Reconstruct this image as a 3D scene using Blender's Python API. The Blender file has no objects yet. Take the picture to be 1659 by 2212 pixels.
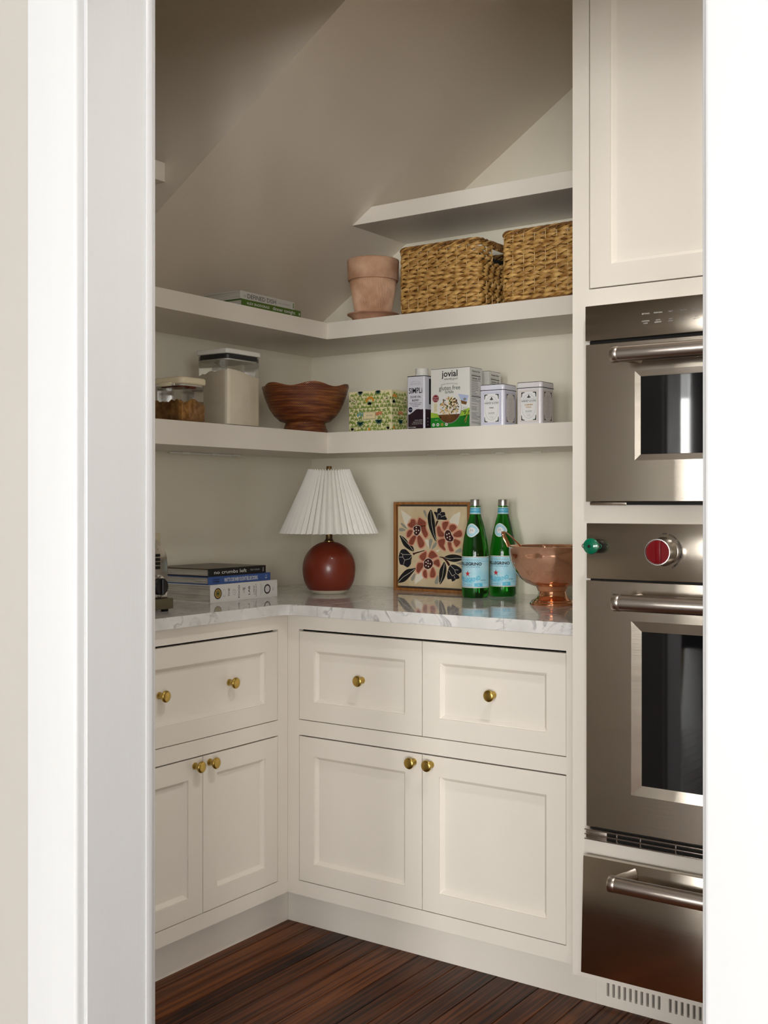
import bpy, bmesh, math, random
from mathutils import Vector, Matrix
from mathutils.geometry import tessellate_polygon

S = bpy.context.scene
COL = S.collection
random.seed(7)
PI = math.pi

# ------------------------------------------------------------------ camera
TH = 0.6085
CAM = (2.4589, -3.0888, 1.1936)
cam_d = bpy.data.cameras.new('camera')
cam = bpy.data.objects.new('camera', cam_d)
COL.objects.link(cam)
cam.location = CAM
cam.rotation_euler = (PI/2, 0, TH)
cam_d.sensor_fit = 'VERTICAL'
cam_d.sensor_height = 36.0
cam_d.lens = 36.0*2448.3/2212.0
cam_d.shift_y = -(1106.0-1085.25)/2212.0
cam_d.clip_start = 0.02
S.camera = cam

# ------------------------------------------------------------------ world, light, exposure
S.view_settings.view_transform = 'Standard'
S.view_settings.look = 'None'
S.view_settings.gamma = 1.0
S.view_settings.use_curve_mapping = False
S.view_settings.exposure = 0.0
world = bpy.data.worlds.new('world')
S.world = world
world.use_nodes = True
bg = world.node_tree.nodes['Background']
bg.inputs[0].default_value = (0.80, 0.90, 1.0, 1)
bg.inputs[1].default_value = 1.6

def area_light(name, loc, rot, sx, sy, power, color):
    l = bpy.data.lights.new(name, 'AREA')
    l.shape = 'RECTANGLE'; l.size = sx; l.size_y = sy
    l.energy = power; l.color = color
    o = bpy.data.objects.new(name, l)
    o.location = loc; o.rotation_euler = rot
    COL.objects.link(o)
    return o
# daylight from windows of the room in front, most of them added
WIN_REAR = [(-2.95, -1.50), (2.40, 3.70), (4.60, 6.10), (6.40, 7.80), (8.00, 9.30)]     # x ranges, rear wall; all but the first added for their light
WIN_SIDE = [(-9.3, -8.1), (-7.9, -7.25)]                                   # y ranges, right-hand wall; unseen, added to light the left run
WZ0, WZ1 = 0.30, 2.55
YREAR, XSIDE, XOPP = -9.50, 9.50, -4.00
DAY = (1.0, 0.975, 0.94)
FLUX = 106.0                     # watts per square metre of window
for a, b in WIN_REAR:
    area_light('window_daylight', ((a+b)/2, YREAR-0.13, (WZ0+WZ1)/2), (PI/2, 0, 0), b-a, WZ1-WZ0, FLUX*(b-a)*(WZ1-WZ0), DAY)
for a, b in WIN_SIDE:
    area_light('window_daylight', (XSIDE+0.13, (a+b)/2, (WZ0+WZ1)/2), (PI/2, 0, PI/2), b-a, WZ1-WZ0, FLUX*(b-a)*(WZ1-WZ0), DAY)

# recessed can light in the pantry ceiling just inside the door (its trim ring is built below)
can = bpy.data.lights.new('recessed_can', 'SPOT')
can.energy = 62; can.color = (1.0, 0.965, 0.93); can.spot_size = math.radians(118); can.spot_blend = 0.75; can.shadow_soft_size = 0.07
can_o = bpy.data.objects.new('recessed_can', can); can_o.location = (1.85, -1.45, 2.738); COL.objects.link(can_o)

# ------------------------------------------------------------------ materials
MATS = {}
def lin(r, g, b):
    f = lambda c: (c/255/12.92) if c/255 <= 0.04045 else ((c/255+0.055)/1.055)**2.4
    return (f(r), f(g), f(b), 1)

def mat(name, col, rough=0.5, metal=0.0, var=0.0, vscale=8.0, bump=0.0, bscale=40.0, coat=0.0, spec=0.5,
        trans=0.0, ior=1.45, stretch=None, col2=None, alpha=1.0, sheen=0.0, detail=4.0, sub=0.0):
    m = bpy.data.materials.new(name); m.use_nodes = True
    nt = m.node_tree; N = nt.nodes; L = nt.links
    p = N['Principled BSDF']
    p.inputs['Base Color'].default_value = col
    p.inputs['Roughness'].default_value = rough
    p.inputs['Metallic'].default_value = metal
    p.inputs['Specular IOR Level'].default_value = spec
    p.inputs['IOR'].default_value = ior
    p.inputs['Coat Weight'].default_value = coat
    p.inputs['Coat Roughness'].default_value = 0.08
    p.inputs['Transmission Weight'].default_value = trans
    p.inputs['Sheen Weight'].default_value = sheen
    if sub:
        p.inputs['Subsurface Weight'].default_value = sub
        p.inputs['Subsurface Radius'].default_value = (0.01, 0.008, 0.006)
    tc = N.new('ShaderNodeTexCoord'); mp = N.new('ShaderNodeMapping')
    L.new(tc.outputs['Object'], mp.inputs[0])
    if stretch: mp.inputs['Scale'].default_value = stretch
    if var or col2:
        no = N.new('ShaderNodeTexNoise'); no.inputs['Scale'].default_value = vscale; no.inputs['Detail'].default_value = detail
        L.new(mp.outputs[0], no.inputs['Vector'])
        mx = N.new('ShaderNodeMix'); mx.data_type = 'RGBA'
        c2 = col2 or tuple([max(0, c*(1-var)) for c in col[:3]]+[1])
        mx.inputs[6].default_value = col; mx.inputs[7].default_value = c2
        rp = N.new('ShaderNodeMapRange'); rp.inputs[1].default_value = 0.35; rp.inputs[2].default_value = 0.65
        L.new(no.outputs[0], rp.inputs[0]); L.new(rp.outputs[0], mx.inputs[0])
        L.new(mx.outputs[2], p.inputs['Base Color'])
    if bump:
        nb = N.new('ShaderNodeTexNoise'); nb.inputs['Scale'].default_value = bscale; nb.inputs['Detail'].default_value = 3
        L.new(mp.outputs[0], nb.inputs['Vector'])
        bp = N.new('ShaderNodeBump'); bp.inputs['Strength'].default_value = bump; bp.inputs['Distance'].default_value = 0.002
        L.new(nb.outputs[0], bp.inputs['Height']); L.new(bp.outputs[0], p.inputs['Normal'])
    MATS[name] = m
    return m

def M(n): return MATS[n]
mat('cabinet_paint', (0.850, 0.795, 0.718, 1), 0.42, var=0.03, vscale=3, bump=0.05, bscale=90)
mat('wall_paint', (0.845, 0.790, 0.662, 1), 0.55, var=0.03, vscale=2, bump=0.10, bscale=160)
mat('ceiling_paint', (0.805, 0.722, 0.610, 1), 0.7, var=0.03, vscale=2, bump=0.10, bscale=140)
mat('trim_paint', (0.70, 0.705, 0.715, 1), 0.30, var=0.02, vscale=3, bump=0.10, bscale=30, stretch=(6, 6, 0.6))
mat('outer_wall_paint', (0.52, 0.49, 0.455, 1), 0.6, var=0.02, vscale=2, bump=0.06, bscale=120)
mat('black_glass', (0.004, 0.004, 0.005, 1), 0.03, spec=0.5, ior=1.5)
mat('gap_shade', (0.012, 0.012, 0.012, 1), 0.6, var=0.2)  # near-black that stands for shade inside gaps, slots and closed boxes
mat('brass', (0.56, 0.39, 0.105, 1), 0.30, 1.0, var=0.12, vscale=30)
mat('aged_brass', (0.30, 0.20, 0.09, 1), 0.30, 1.0, var=0.15, vscale=30)
mat('bar_steel', (0.58, 0.52, 0.47, 1), 0.30, 1.0, bump=0.02, bscale=200, stretch=(0.3, 20, 20))
mat('red_enamel', (0.20, 0.002, 0.006, 1), 0.32, spec=0.35, var=0.05)
mat('green_enamel', (0.0, 0.17, 0.085, 1), 0.2, coat=0.6, var=0.06)
mat('dark_steel', (0.05, 0.05, 0.05, 1), 0.35, 1.0, var=0.1)
mat('print_white', (0.8, 0.8, 0.78, 1), 0.5, var=0.02)
mat('print_black', (0.012, 0.012, 0.014, 1), 0.5, var=0.1)
mat('print_grey', (0.25, 0.25, 0.26, 1), 0.5, var=0.05)
mat('print_lightgrey', (0.42, 0.42, 0.45, 1), 0.5, var=0.05)
mat('terracotta', lin(216, 176, 146), 0.85, col2=lin(180, 136, 106), vscale=16, bump=0.25, bscale=60)
mat('terracotta_dust', lin(204, 160, 132), 0.9, col2=lin(168, 124, 98), vscale=18, bump=0.25, bscale=60)
mat('seagrass', lin(224, 180, 108), 0.45, col2=lin(146, 98, 40), vscale=38, bump=0.6, bscale=90, stretch=(1, 1, 2.5), detail=6)
mat('seagrass_dark', lin(150, 106, 52), 0.6, col2=lin(100, 62, 22), vscale=40, bump=0.6, bscale=90)
mat('reed', lin(222, 186, 126), 0.5, var=0.25, vscale=60)
mat('shade_fabric', (0.86, 0.84, 0.79, 1), 0.8, var=0.03, vscale=20, bump=0.05, bscale=300, sub=0.0)
mat('red_glaze', (0.20, 0.027, 0.011, 1), 0.34, var=0.15, vscale=5, coat=0.15)
mat('raw_clay', (0.72, 0.66, 0.52, 1), 0.7, var=0.06)
mat('copper_foot', (0.97, 0.50, 0.29, 1), 0.10, 1.0, var=0.12, vscale=12)
mat('cap_metal', (0.62, 0.61, 0.60, 1), 0.3, 1.0, var=0.08, vscale=60)
mat('label_blue', lin(150, 208, 226), 0.45, col2=lin(186, 222, 232), vscale=26)
mat('label_cyan', lin(86, 186, 216), 0.45, var=0.05)
mat('label_white', (0.80, 0.80, 0.79, 1), 0.45, var=0.03)
mat('label_navy', (0.012, 0.02, 0.045, 1), 0.45, var=0.05)
mat('star_red', (0.55, 0.012, 0.02, 1), 0.45, var=0.05)
mat('flour', lin(255, 245, 226), 0.9, var=0.05, vscale=20, bump=0.25, bscale=120)
mat('brown_sugar', lin(196, 146, 80), 0.95, col2=lin(150, 100, 46), vscale=70, bump=0.6, bscale=220)
mat('white_plastic', (0.80, 0.79, 0.74, 1), 0.35, var=0.02)
mat('cream_plastic', lin(240, 228, 196), 0.35, var=0.02)
mat('grey_seal', (0.035, 0.037, 0.045, 1), 0.4, var=0.1)
mat('amber_plastic', lin(120, 52, 26), 0.3, var=0.15)
mat('paper_pages', (0.62, 0.58, 0.50, 1), 0.9, col2=(0.36, 0.33, 0.28, 1), vscale=9, stretch=(1, 1, 55))
mat('paper_white', (0.74, 0.72, 0.67, 1), 0.8, var=0.05)
mat('book_white', (0.74, 0.73, 0.70, 1), 0.45, var=0.03)
mat('book_blue', lin(62, 90, 152), 0.45, var=0.06)
mat('book_black', (0.012, 0.012, 0.012, 1), 0.35, var=0.2)
mat('book_photo', lin(92, 72, 48), 0.35, col2=lin(40, 30, 22), vscale=14)
mat('book_grey', lin(196, 194, 188), 0.45, var=0.04)
mat('book_green', lin(74, 104, 34), 0.5, var=0.08)
mat('tin_white', lin(226, 226, 238), 0.25, coat=0.3, var=0.02)
mat('tin_warm', lin(230, 226, 228), 0.25, coat=0.3, var=0.02)
mat('tin_lilac', lin(150, 152, 196), 0.35, var=0.04)
mat('tin_gold', lin(186, 150, 76), 0.35, var=0.05)
mat('tin_blush_shade', lin(214, 206, 202), 0.35, var=0.04)  # blush border colour, also the shaded tone of the side panels
mat('ink_purple', lin(38, 22, 34), 0.35, col2=lin(52, 30, 42), vscale=8, stretch=(1, 1, 6))
mat('ink_navy', lin(18, 24, 58), 0.4, var=0.05)
mat('card_white', (0.80, 0.79, 0.75, 1), 0.5, var=0.02)
mat('card_green', lin(34, 142, 40), 0.45, col2=lin(20, 112, 30), vscale=14)
mat('card_lime', lin(182, 202, 70), 0.45, col2=lin(140, 184, 58), vscale=18)
mat('card_red', lin(134, 14, 28), 0.45, var=0.06)
mat('pasta', lin(226, 190, 128), 0.6, col2=lin(196, 150, 84), vscale=60)
mat('pasta_pale', lin(240, 218, 170), 0.6, var=0.1, vscale=60)
mat('herb', lin(88, 104, 34), 0.6, col2=lin(52, 66, 20), vscale=60)
mat('raw_pasta', lin(108, 70, 28), 0.6, col2=lin(80, 48, 18), vscale=40)
mat('photo_sky', lin(180, 194, 224), 0.5, var=0.1)
mat('photo_earth', lin(120, 84, 44), 0.5, var=0.3, vscale=60)
mat('recipe_cream', lin(240, 230, 186), 0.5, var=0.05)
mat('recipe_leaf', lin(150, 170, 84), 0.5, col2=lin(112, 140, 52), vscale=50)
mat('recipe_leaf_olive', lin(120, 146, 56), 0.5, col2=lin(150, 166, 70), vscale=50)
mat('recipe_leaf_dark', lin(40, 74, 52), 0.5, var=0.2, vscale=40)
mat('recipe_teal', lin(26, 74, 74), 0.5, var=0.15)
mat('recipe_orange', lin(222, 150, 46), 0.5, var=0.1)
mat('recipe_coral', lin(214, 116, 74), 0.5, var=0.1)
mat('recipe_blue', lin(110, 168, 184), 0.5, var=0.1)
mat('recipe_plate', lin(238, 222, 176), 0.5, var=0.03)
mat('frame_oak', lin(172, 118, 66), 0.5, col2=lin(140, 90, 46), vscale=7, stretch=(12, 12, 1), bump=0.1, bscale=60)
mat('canvas', lin(226, 206, 170), 0.85, col2=lin(214, 192, 152), vscale=20, bump=0.5, bscale=500)
mat('art_peach', lin(226, 160, 132), 0.8, var=0.05)
mat('art_rust', lin(152, 80, 60), 0.8, col2=lin(136, 68, 50), vscale=24)
mat('art_maroon', lin(64, 14, 14), 0.8, var=0.1)
mat('art_black', lin(22, 20, 18), 0.8, var=0.1)
mat('art_navy', lin(24, 22, 30), 0.8, var=0.1)
mat('art_grey', lin(160, 156, 144), 0.8, var=0.08)
mat('art_white', lin(240, 232, 214), 0.8, var=0.05)
mat('toaster_plastic', lin(92, 84, 62), 0.4, var=0.05)
mat('black_plastic', (0.010, 0.010, 0.010, 1), 0.3, var=0.1)
mat('clear_clip', (0.82, 0.79, 0.72, 1), 0.25, var=0.03)
mat('outlet_cream', lin(236, 224, 190), 0.4, var=0.02)
mat('blind_slat', (0.62, 0.62, 0.60, 1), 0.5, var=0.03)
mat('chrome', (0.62, 0.60, 0.58, 1), 0.12, 1.0, var=0.08)
mat('shadow_liner', (0.10, 0.09, 0.08, 1), 0.7, var=0.1)
mat('chair_fabric', (0.12, 0.12, 0.125, 1), 0.9, var=0.2, vscale=60, bump=0.2, bscale=200)

def nodes(m):
    nt = m.node_tree
    return nt, nt.nodes, nt.links, nt.nodes['Principled BSDF']

# brushed stainless: horizontal brushing
def steel(name, col, rough):
    m = mat(name, col, rough, 1.0)
    nt, N, L, p = nodes(m)
    tc = N.new('ShaderNodeTexCoord'); mp = N.new('ShaderNodeMapping'); mp.inputs['Scale'].default_value = (1.2, 1.2, 260)
    L.new(tc.outputs['Object'], mp.inputs[0])
    no = N.new('ShaderNodeTexNoise'); no.inputs['Scale'].default_value = 3.0; no.inputs['Detail'].default_value = 5
    L.new(mp.outputs[0], no.inputs['Vector'])
    mr = N.new('ShaderNodeMapRange'); mr.inputs[3].default_value = rough-0.05; mr.inputs[4].default_value = rough+0.07
    L.new(no.outputs[0], mr.inputs[0]); L.new(mr.outputs[0], p.inputs['Roughness'])
    bp = N.new('ShaderNodeBump'); bp.inputs['Strength'].default_value = 0.05; bp.inputs['Distance'].default_value = 0.0006
    L.new(no.outputs[0], bp.inputs['Height']); L.new(bp.outputs[0], p.inputs['Normal'])
    p.inputs['Anisotropic'].default_value = 0.5
    return m
steel('stainless', (0.54, 0.480, 0.405, 1), 0.19)
steel('toaster_steel', (0.62, 0.56, 0.52, 1), 0.12)

# marble
def marble():
    m = mat('marble', (0.8, 0.8, 0.78, 1), 0.045)
    nt, N, L, p = nodes(m)
    tc = N.new('ShaderNodeTexCoord')
    mp = N.new('ShaderNodeMapping'); mp.inputs['Rotation'].default_value = (0.3, 0.4, 0.7)
    L.new(tc.outputs['Object'], mp.inputs[0])
    n1 = N.new('ShaderNodeTexNoise'); n1.inputs['Scale'].default_value = 9.0; n1.inputs['Detail'].default_value = 12; n1.inputs['Distortion'].default_value = 2.2
    L.new(mp.outputs[0], n1.inputs['Vector'])
    r1 = N.new('ShaderNodeValToRGB'); e = r1.color_ramp.elements
    e[0].position = 0.455; e[0].color = (0, 0, 0, 1); e[1].position = 0.545; e[1].color = (0, 0, 0, 1)
    k = e.new(0.50); k.color = (1, 1, 1, 1)
    L.new(n1.outputs[0], r1.inputs[0])
    n2 = N.new('ShaderNodeTexNoise'); n2.inputs['Scale'].default_value = 16; n2.inputs['Detail'].default_value = 9
    L.new(mp.outputs[0], n2.inputs['Vector'])
    r2 = N.new('ShaderNodeMapRange'); r2.inputs[1].default_value = 0.45; r2.inputs[2].default_value = 0.72
    L.new(n2.outputs[0], r2.inputs[0])
    mu = N.new('ShaderNodeMath'); mu.operation = 'MULTIPLY'
    L.new(r1.outputs[0], mu.inputs[0]); L.new(r2.outputs[0], mu.inputs[1])
    mx = N.new('ShaderNodeMix'); mx.data_type = 'RGBA'
    mx.inputs[6].default_value = (0.52, 0.52, 0.515, 1); mx.inputs[7].default_value = (0.93, 0.91, 0.88, 1)
    L.new(n2.outputs[0], mx.inputs[0])
    m2 = N.new('ShaderNodeMix'); m2.data_type = 'RGBA'; m2.inputs[7].default_value = (0.20, 0.20, 0.21, 1)
    L.new(mx.outputs[2], m2.inputs[6]); L.new(mu.outputs[0], m2.inputs[0])
    L.new(m2.outputs[2], p.inputs['Base Color'])
marble()

# stained pine strips; a tone of its own for each strip
def floorwood():
    m = mat('floor_wood', (0.05, 0.02, 0.01, 1), 0.36, spec=0.16)
    nt, N, L, p = nodes(m)
    oi = N.new('ShaderNodeObjectInfo'); tc = N.new('ShaderNodeTexCoord')
    ad = N.new('ShaderNodeVectorMath'); ad.operation = 'ADD'
    cb = N.new('ShaderNodeCombineXYZ')
    sc = N.new('ShaderNodeMath'); sc.operation = 'MULTIPLY'; sc.inputs[1].default_value = 37.0
    L.new(oi.outputs['Random'], sc.inputs[0]); L.new(sc.outputs[0], cb.inputs[0]); L.new(sc.outputs[0], cb.inputs[1])
    L.new(tc.outputs['Object'], ad.inputs[0]); L.new(cb.outputs[0], ad.inputs[1])
    mp = N.new('ShaderNodeMapping'); mp.inputs['Scale'].default_value = (44, 2.0, 8)
    L.new(ad.outputs[0], mp.inputs[0])
    n1 = N.new('ShaderNodeTexNoise'); n1.inputs['Scale'].default_value = 1.0; n1.inputs['Detail'].default_value = 3; n1.inputs['Distortion'].default_value = 0.7
    L.new(mp.outputs[0], n1.inputs['Vector'])
    wv = N.new('ShaderNodeMath'); wv.operation = 'MULTIPLY'; wv.inputs[1].default_value = 30.0
    L.new(n1.outputs[0], wv.inputs[0])
    si = N.new('ShaderNodeMath'); si.operation = 'SINE'; L.new(wv.outputs[0], si.inputs[0])
    mr = N.new('ShaderNodeMapRange'); mr.inputs[1].default_value = -1; mr.inputs[2].default_value = 1
    L.new(si.outputs[0], mr.inputs[0])
    n2 = N.new('ShaderNodeTexNoise'); n2.inputs['Scale'].default_value = 6; n2.inputs['Detail'].default_value = 4
    L.new(ad.outputs[0], n2.inputs['Vector'])
    cr = N.new('ShaderNodeValToRGB'); e = cr.color_ramp.elements
    e[0].position = 0.0; e[0].color = (0.010, 0.004, 0.0022, 1); e[1].position = 1.0; e[1].color = (0.24, 0.075, 0.018, 1)
    q = e.new(0.45); q.color = (0.086, 0.0225, 0.006, 1)
    mixf = N.new('ShaderNodeMath'); mixf.operation = 'MULTIPLY_ADD'; mixf.inputs[1].default_value = 0.44
    L.new(mr.outputs[0], mixf.inputs[0])
    rr = N.new('ShaderNodeMath'); rr.operation = 'MULTIPLY_ADD'; rr.inputs[1].default_value = 0.46; rr.inputs[2].default_value = -0.16
    L.new(oi.outputs['Random'], rr.inputs[0])
    r3 = N.new('ShaderNodeMath'); r3.operation = 'MULTIPLY_ADD'; r3.inputs[1].default_value = 0.42
    L.new(n2.outputs[0], r3.inputs[0]); L.new(rr.outputs[0], r3.inputs[2]); L.new(r3.outputs[0], mixf.inputs[2])
    L.new(mixf.outputs[0], cr.inputs[0]); L.new(cr.outputs[0], p.inputs['Base Color'])
    bp = N.new('ShaderNodeBump'); bp.inputs['Strength'].default_value = 0.12; bp.inputs['Distance'].default_value = 0.001
    L.new(mr.outputs[0], bp.inputs['Height']); L.new(bp.outputs[0], p.inputs['Normal'])
floorwood()

# hammered copper
def copper():
    m = mat('copper', (0.98, 0.57, 0.39, 1), 0.13, 1.0, var=0.08, vscale=10)
    nt, N, L, p = nodes(m)
    tc = N.new('ShaderNodeTexCoord')
    vo = N.new('ShaderNodeTexVoronoi'); vo.inputs['Scale'].default_value = 42
    vo.feature = 'SMOOTH_F1'
    L.new(tc.outputs['Object'], vo.inputs['Vector'])
    bp = N.new('ShaderNodeBump'); bp.inputs['Strength'].default_value = 0.60; bp.inputs['Distance'].default_value = 0.005
    L.new(vo.outputs['Distance'], bp.inputs['Height']); L.new(bp.outputs[0], p.inputs['Normal'])
copper()

# coiled rattan: colour bands with stitches
def rattan():
    m = mat('rattan', (0.25, 0.08, 0.03, 1), 0.34, coat=0.35)
    nt, N, L, p = nodes(m)
    tc = N.new('ShaderNodeTexCoord')
    se = N.new('ShaderNodeSeparateXYZ'); L.new(tc.outputs['Object'], se.inputs[0])
    at = N.new('ShaderNodeMath'); at.operation = 'ARCTAN2'
    L.new(se.outputs[1], at.inputs[0]); L.new(se.outputs[0], at.inputs[1])
    sx = N.new('ShaderNodeMath'); sx.operation = 'MULTIPLY'; sx.inputs[1].default_value = 140.0; L.new(at.outputs[0], sx.inputs[0])
    sz = N.new('ShaderNodeMath'); sz.operation = 'MULTIPLY'; sz.inputs[1].default_value = 1150.0; L.new(se.outputs[2], sz.inputs[0])
    a1 = N.new('ShaderNodeMath'); a1.operation = 'SINE'; L.new(sx.outputs[0], a1.inputs[0])
    a2 = N.new('ShaderNodeMath'); a2.operation = 'SINE'; L.new(sz.outputs[0], a2.inputs[0])
    mul = N.new('ShaderNodeMath'); mul.operation = 'MULTIPLY'; L.new(a1.outputs[0], mul.inputs[0]); L.new(a2.outputs[0], mul.inputs[1])
    cb = N.new('ShaderNodeCombineXYZ')
    h1 = N.new('ShaderNodeMath'); h1.operation = 'MULTIPLY'; h1.inputs[1].default_value = 1.1; L.new(at.outputs[0], h1.inputs[0])
    h2 = N.new('ShaderNodeMath'); h2.operation = 'MULTIPLY'; h2.inputs[1].default_value = 150.0; L.new(se.outputs[2], h2.inputs[0])
    L.new(h1.outputs[0], cb.inputs[0]); L.new(h2.outputs[0], cb.inputs[2])
    no = N.new('ShaderNodeTexNoise'); no.inputs['Scale'].default_value = 1.0; no.inputs['Detail'].default_value = 3
    L.new(cb.outputs[0], no.inputs['Vector'])
    ma = N.new('ShaderNodeMath'); ma.operation = 'MULTIPLY_ADD'; ma.inputs[1].default_value = 0.22
    L.new(mul.outputs[0], ma.inputs[0]); L.new(no.outputs[0], ma.inputs[2])
    cr = N.new('ShaderNodeValToRGB'); e = cr.color_ramp.elements
    e[0].position = 0.30; e[0].color = (0.055, 0.008, 0.003, 1); e[1].position = 0.80; e[1].color = (0.58, 0.24, 0.055, 1)
    q = e.new(0.52); q.color = (0.17, 0.030, 0.008, 1)
    L.new(ma.outputs[0], cr.inputs[0]); L.new(cr.outputs[0], p.inputs['Base Color'])
    bp = N.new('ShaderNodeBump'); bp.inputs['Strength'].default_value = 0.5; bp.inputs['Distance'].default_value = 0.0012
    L.new(mul.outputs[0], bp.inputs['Height']); L.new(bp.outputs[0], p.inputs['Normal'])
rattan()

# thin clear plastic and green bottle glass
def clearish(name, col, rough, fac):
    m = bpy.data.materials.new(name); m.use_nodes = True
    nt = m.node_tree; N = nt.nodes; L = nt.links
    out = N['Material Output']; N.remove(N['Principled BSDF'])
    tr = N.new('ShaderNodeBsdfTransparent'); tr.inputs[0].default_value = col
    gl = N.new('ShaderNodeBsdfGlossy'); gl.inputs['Roughness'].default_value = rough
    fr = N.new('ShaderNodeFresnel'); fr.inputs[0].default_value = 1.49
    ma = N.new('ShaderNodeMath'); ma.operation = 'MULTIPLY'; ma.inputs[1].default_value = fac
    mx = N.new('ShaderNodeMixShader')
    L.new(fr.outputs[0], ma.inputs[0]); L.new(ma.outputs[0], mx.inputs[0])
    L.new(tr.outputs[0], mx.inputs[1]); L.new(gl.outputs[0], mx.inputs[2])
    L.new(mx.outputs[0], out.inputs[0])
    MATS[name] = m
clearish('clear_plastic', (0.975, 0.972, 0.965, 1), 0.05, 0.75)
clearish('window_glass', (0.97, 0.98, 0.98, 1), 0.01, 1.0)
mat('green_glass', (0.035, 0.42, 0.045, 1), 0.02, trans=1.0, ior=1.36)

# ------------------------------------------------------------------ geometry helpers
def obj(name, bm, mats, parent=None, smooth=None, loc=None, rotz=None):
    me = bpy.data.meshes.new(name)
    bmesh.ops.recalc_face_normals(bm, faces=bm.faces[:])
    bm.to_mesh(me); bm.free()
    for m_ in (mats if isinstance(mats, (list, tuple)) else [mats]): me.materials.append(M(m_))
    if smooth is not None:
        for p in me.polygons: p.use_smooth = True
        if smooth < 179: me.set_sharp_from_angle(angle=math.radians(smooth))
    o = bpy.data.objects.new(name, me); COL.objects.link(o)
    if parent: o.parent = parent
    if loc: o.location = loc
    if rotz: o.rotation_euler = (0, 0, rotz)
    return o

def tag(o, label, cat, group=None):
    o['label'] = label; o['category'] = cat
    if group: o['group'] = group
    return o

def thing(name, label, cat, loc=(0, 0, 0), rotz=0.0, group=None):
    o = bpy.data.objects.new(name, None); COL.objects.link(o)
    o.location = loc; o.rotation_euler = (0, 0, rotz); o.empty_display_size = 0.05
    return tag(o, label, cat, group)

def struct(name, bm, m, smooth=None):
    o = obj(name, bm, m, None, smooth); o['kind'] = 'structure'
    return o

def NB(): return bmesh.new()

def box(bm, x0, x1, y0, y1, z0, z1, bev=0.0, seg=1, mi=0):
    r = bmesh.ops.create_cube(bm, size=1.0)
    vs = r['verts']
    for v in vs:
        v.co = Vector(((x0+x1)/2+v.co.x*(x1-x0), (y0+y1)/2+v.co.y*(y1-y0), (z0+z1)/2+v.co.z*(z1-z0)))
    es = list({e for v in vs for e in v.link_edges})
    fs = list({f for v in vs for f in v.link_faces})
    for f in fs: f.material_index = mi
    if bev > 0:
        bmesh.ops.bevel(bm, geom=es, offset=bev, segments=seg, affect='EDGES', profile=0.5)
    return bm

def prism(bm, pts, a0, a1, axis='z', bev=0.0, seg=1, mi=0):
    """extrude a 2D polygon along an axis; pts are (x,y) / (x,z) for 'y' / (y,z) for 'x'"""
    def P(p, a):
        if axis == 'z': return (p[0], p[1], a)
        if axis == 'y': return (p[0], a, p[1])
        return (a, p[0], p[1])
    lo = [bm.verts.new(P(p, a0)) for p in pts]; hi = [bm.verts.new(P(p, a1)) for p in pts]
    n = len(pts); fs = [bm.faces.new(lo), bm.faces.new(hi)]
    for i in range(n): fs.append(bm.faces.new((lo[i], lo[(i+1) % n], hi[(i+1) % n], hi[i])))
    for f in fs: f.material_index = mi
    bmesh.ops.recalc_face_normals(bm, faces=fs)
    if bev > 0:
        es = list({e for f in fs[:2] for e in f.edges})
        bmesh.ops.bevel(bm, geom=es, offset=bev, segments=seg, affect='EDGES', profile=0.5)
    return bm

def rrect(x0, x1, y0, y1, r, n=6):
    pts = []
    for cx, cy, a in ((x1-r, y1-r, 0), (x0+r, y1-r, PI/2), (x0+r, y0+r, PI), (x1-r, y0+r, 1.5*PI)):
        for i in range(n+1):
            t = a+PI/2*i/n; pts.append((cx+r*math.cos(t), cy+r*math.sin(t)))
    return pts

def lathe(bm, prof, seg=40, axis='z', c=(0, 0, 0), fn=None, mi=0):
    rings = []
    for (r, z) in prof:
        if r < 1e-6:
            rings.append([(0.0, 0.0, z)]); continue
        ring = []
        for i in range(seg):
            t = 2*PI*i/seg; rr, zz = (r, z) if fn is None else fn(r, z, t)
            ring.append((rr*math.cos(t), rr*math.sin(t), zz))
        rings.append(ring)
    def tr(p):
        if axis == 'z': q = p
        elif axis == '-y': q = (p[0], -p[2], p[1])
        elif axis == 'x': q = (p[2], p[0], p[1])
        return bm.verts.new((q[0]+c[0], q[1]+c[1], q[2]+c[2]))
    R = [[tr(p) for p in ring] for ring in rings]
    for a, b in zip(R[:-1], R[1:]):
        if len(a) == 1 and len(b) == 1: continue
        for i in range(seg):
            j = (i+1) % seg
            if len(a) == 1: f = bm.faces.new((a[0], b[i], b[j]))
            elif len(b) == 1: f = bm.faces.new((a[i], a[j], b[0]))
            else: f = bm.faces.new((a[i], a[j], b[j], b[i]))
            f.material_index = mi
    return bm

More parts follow.
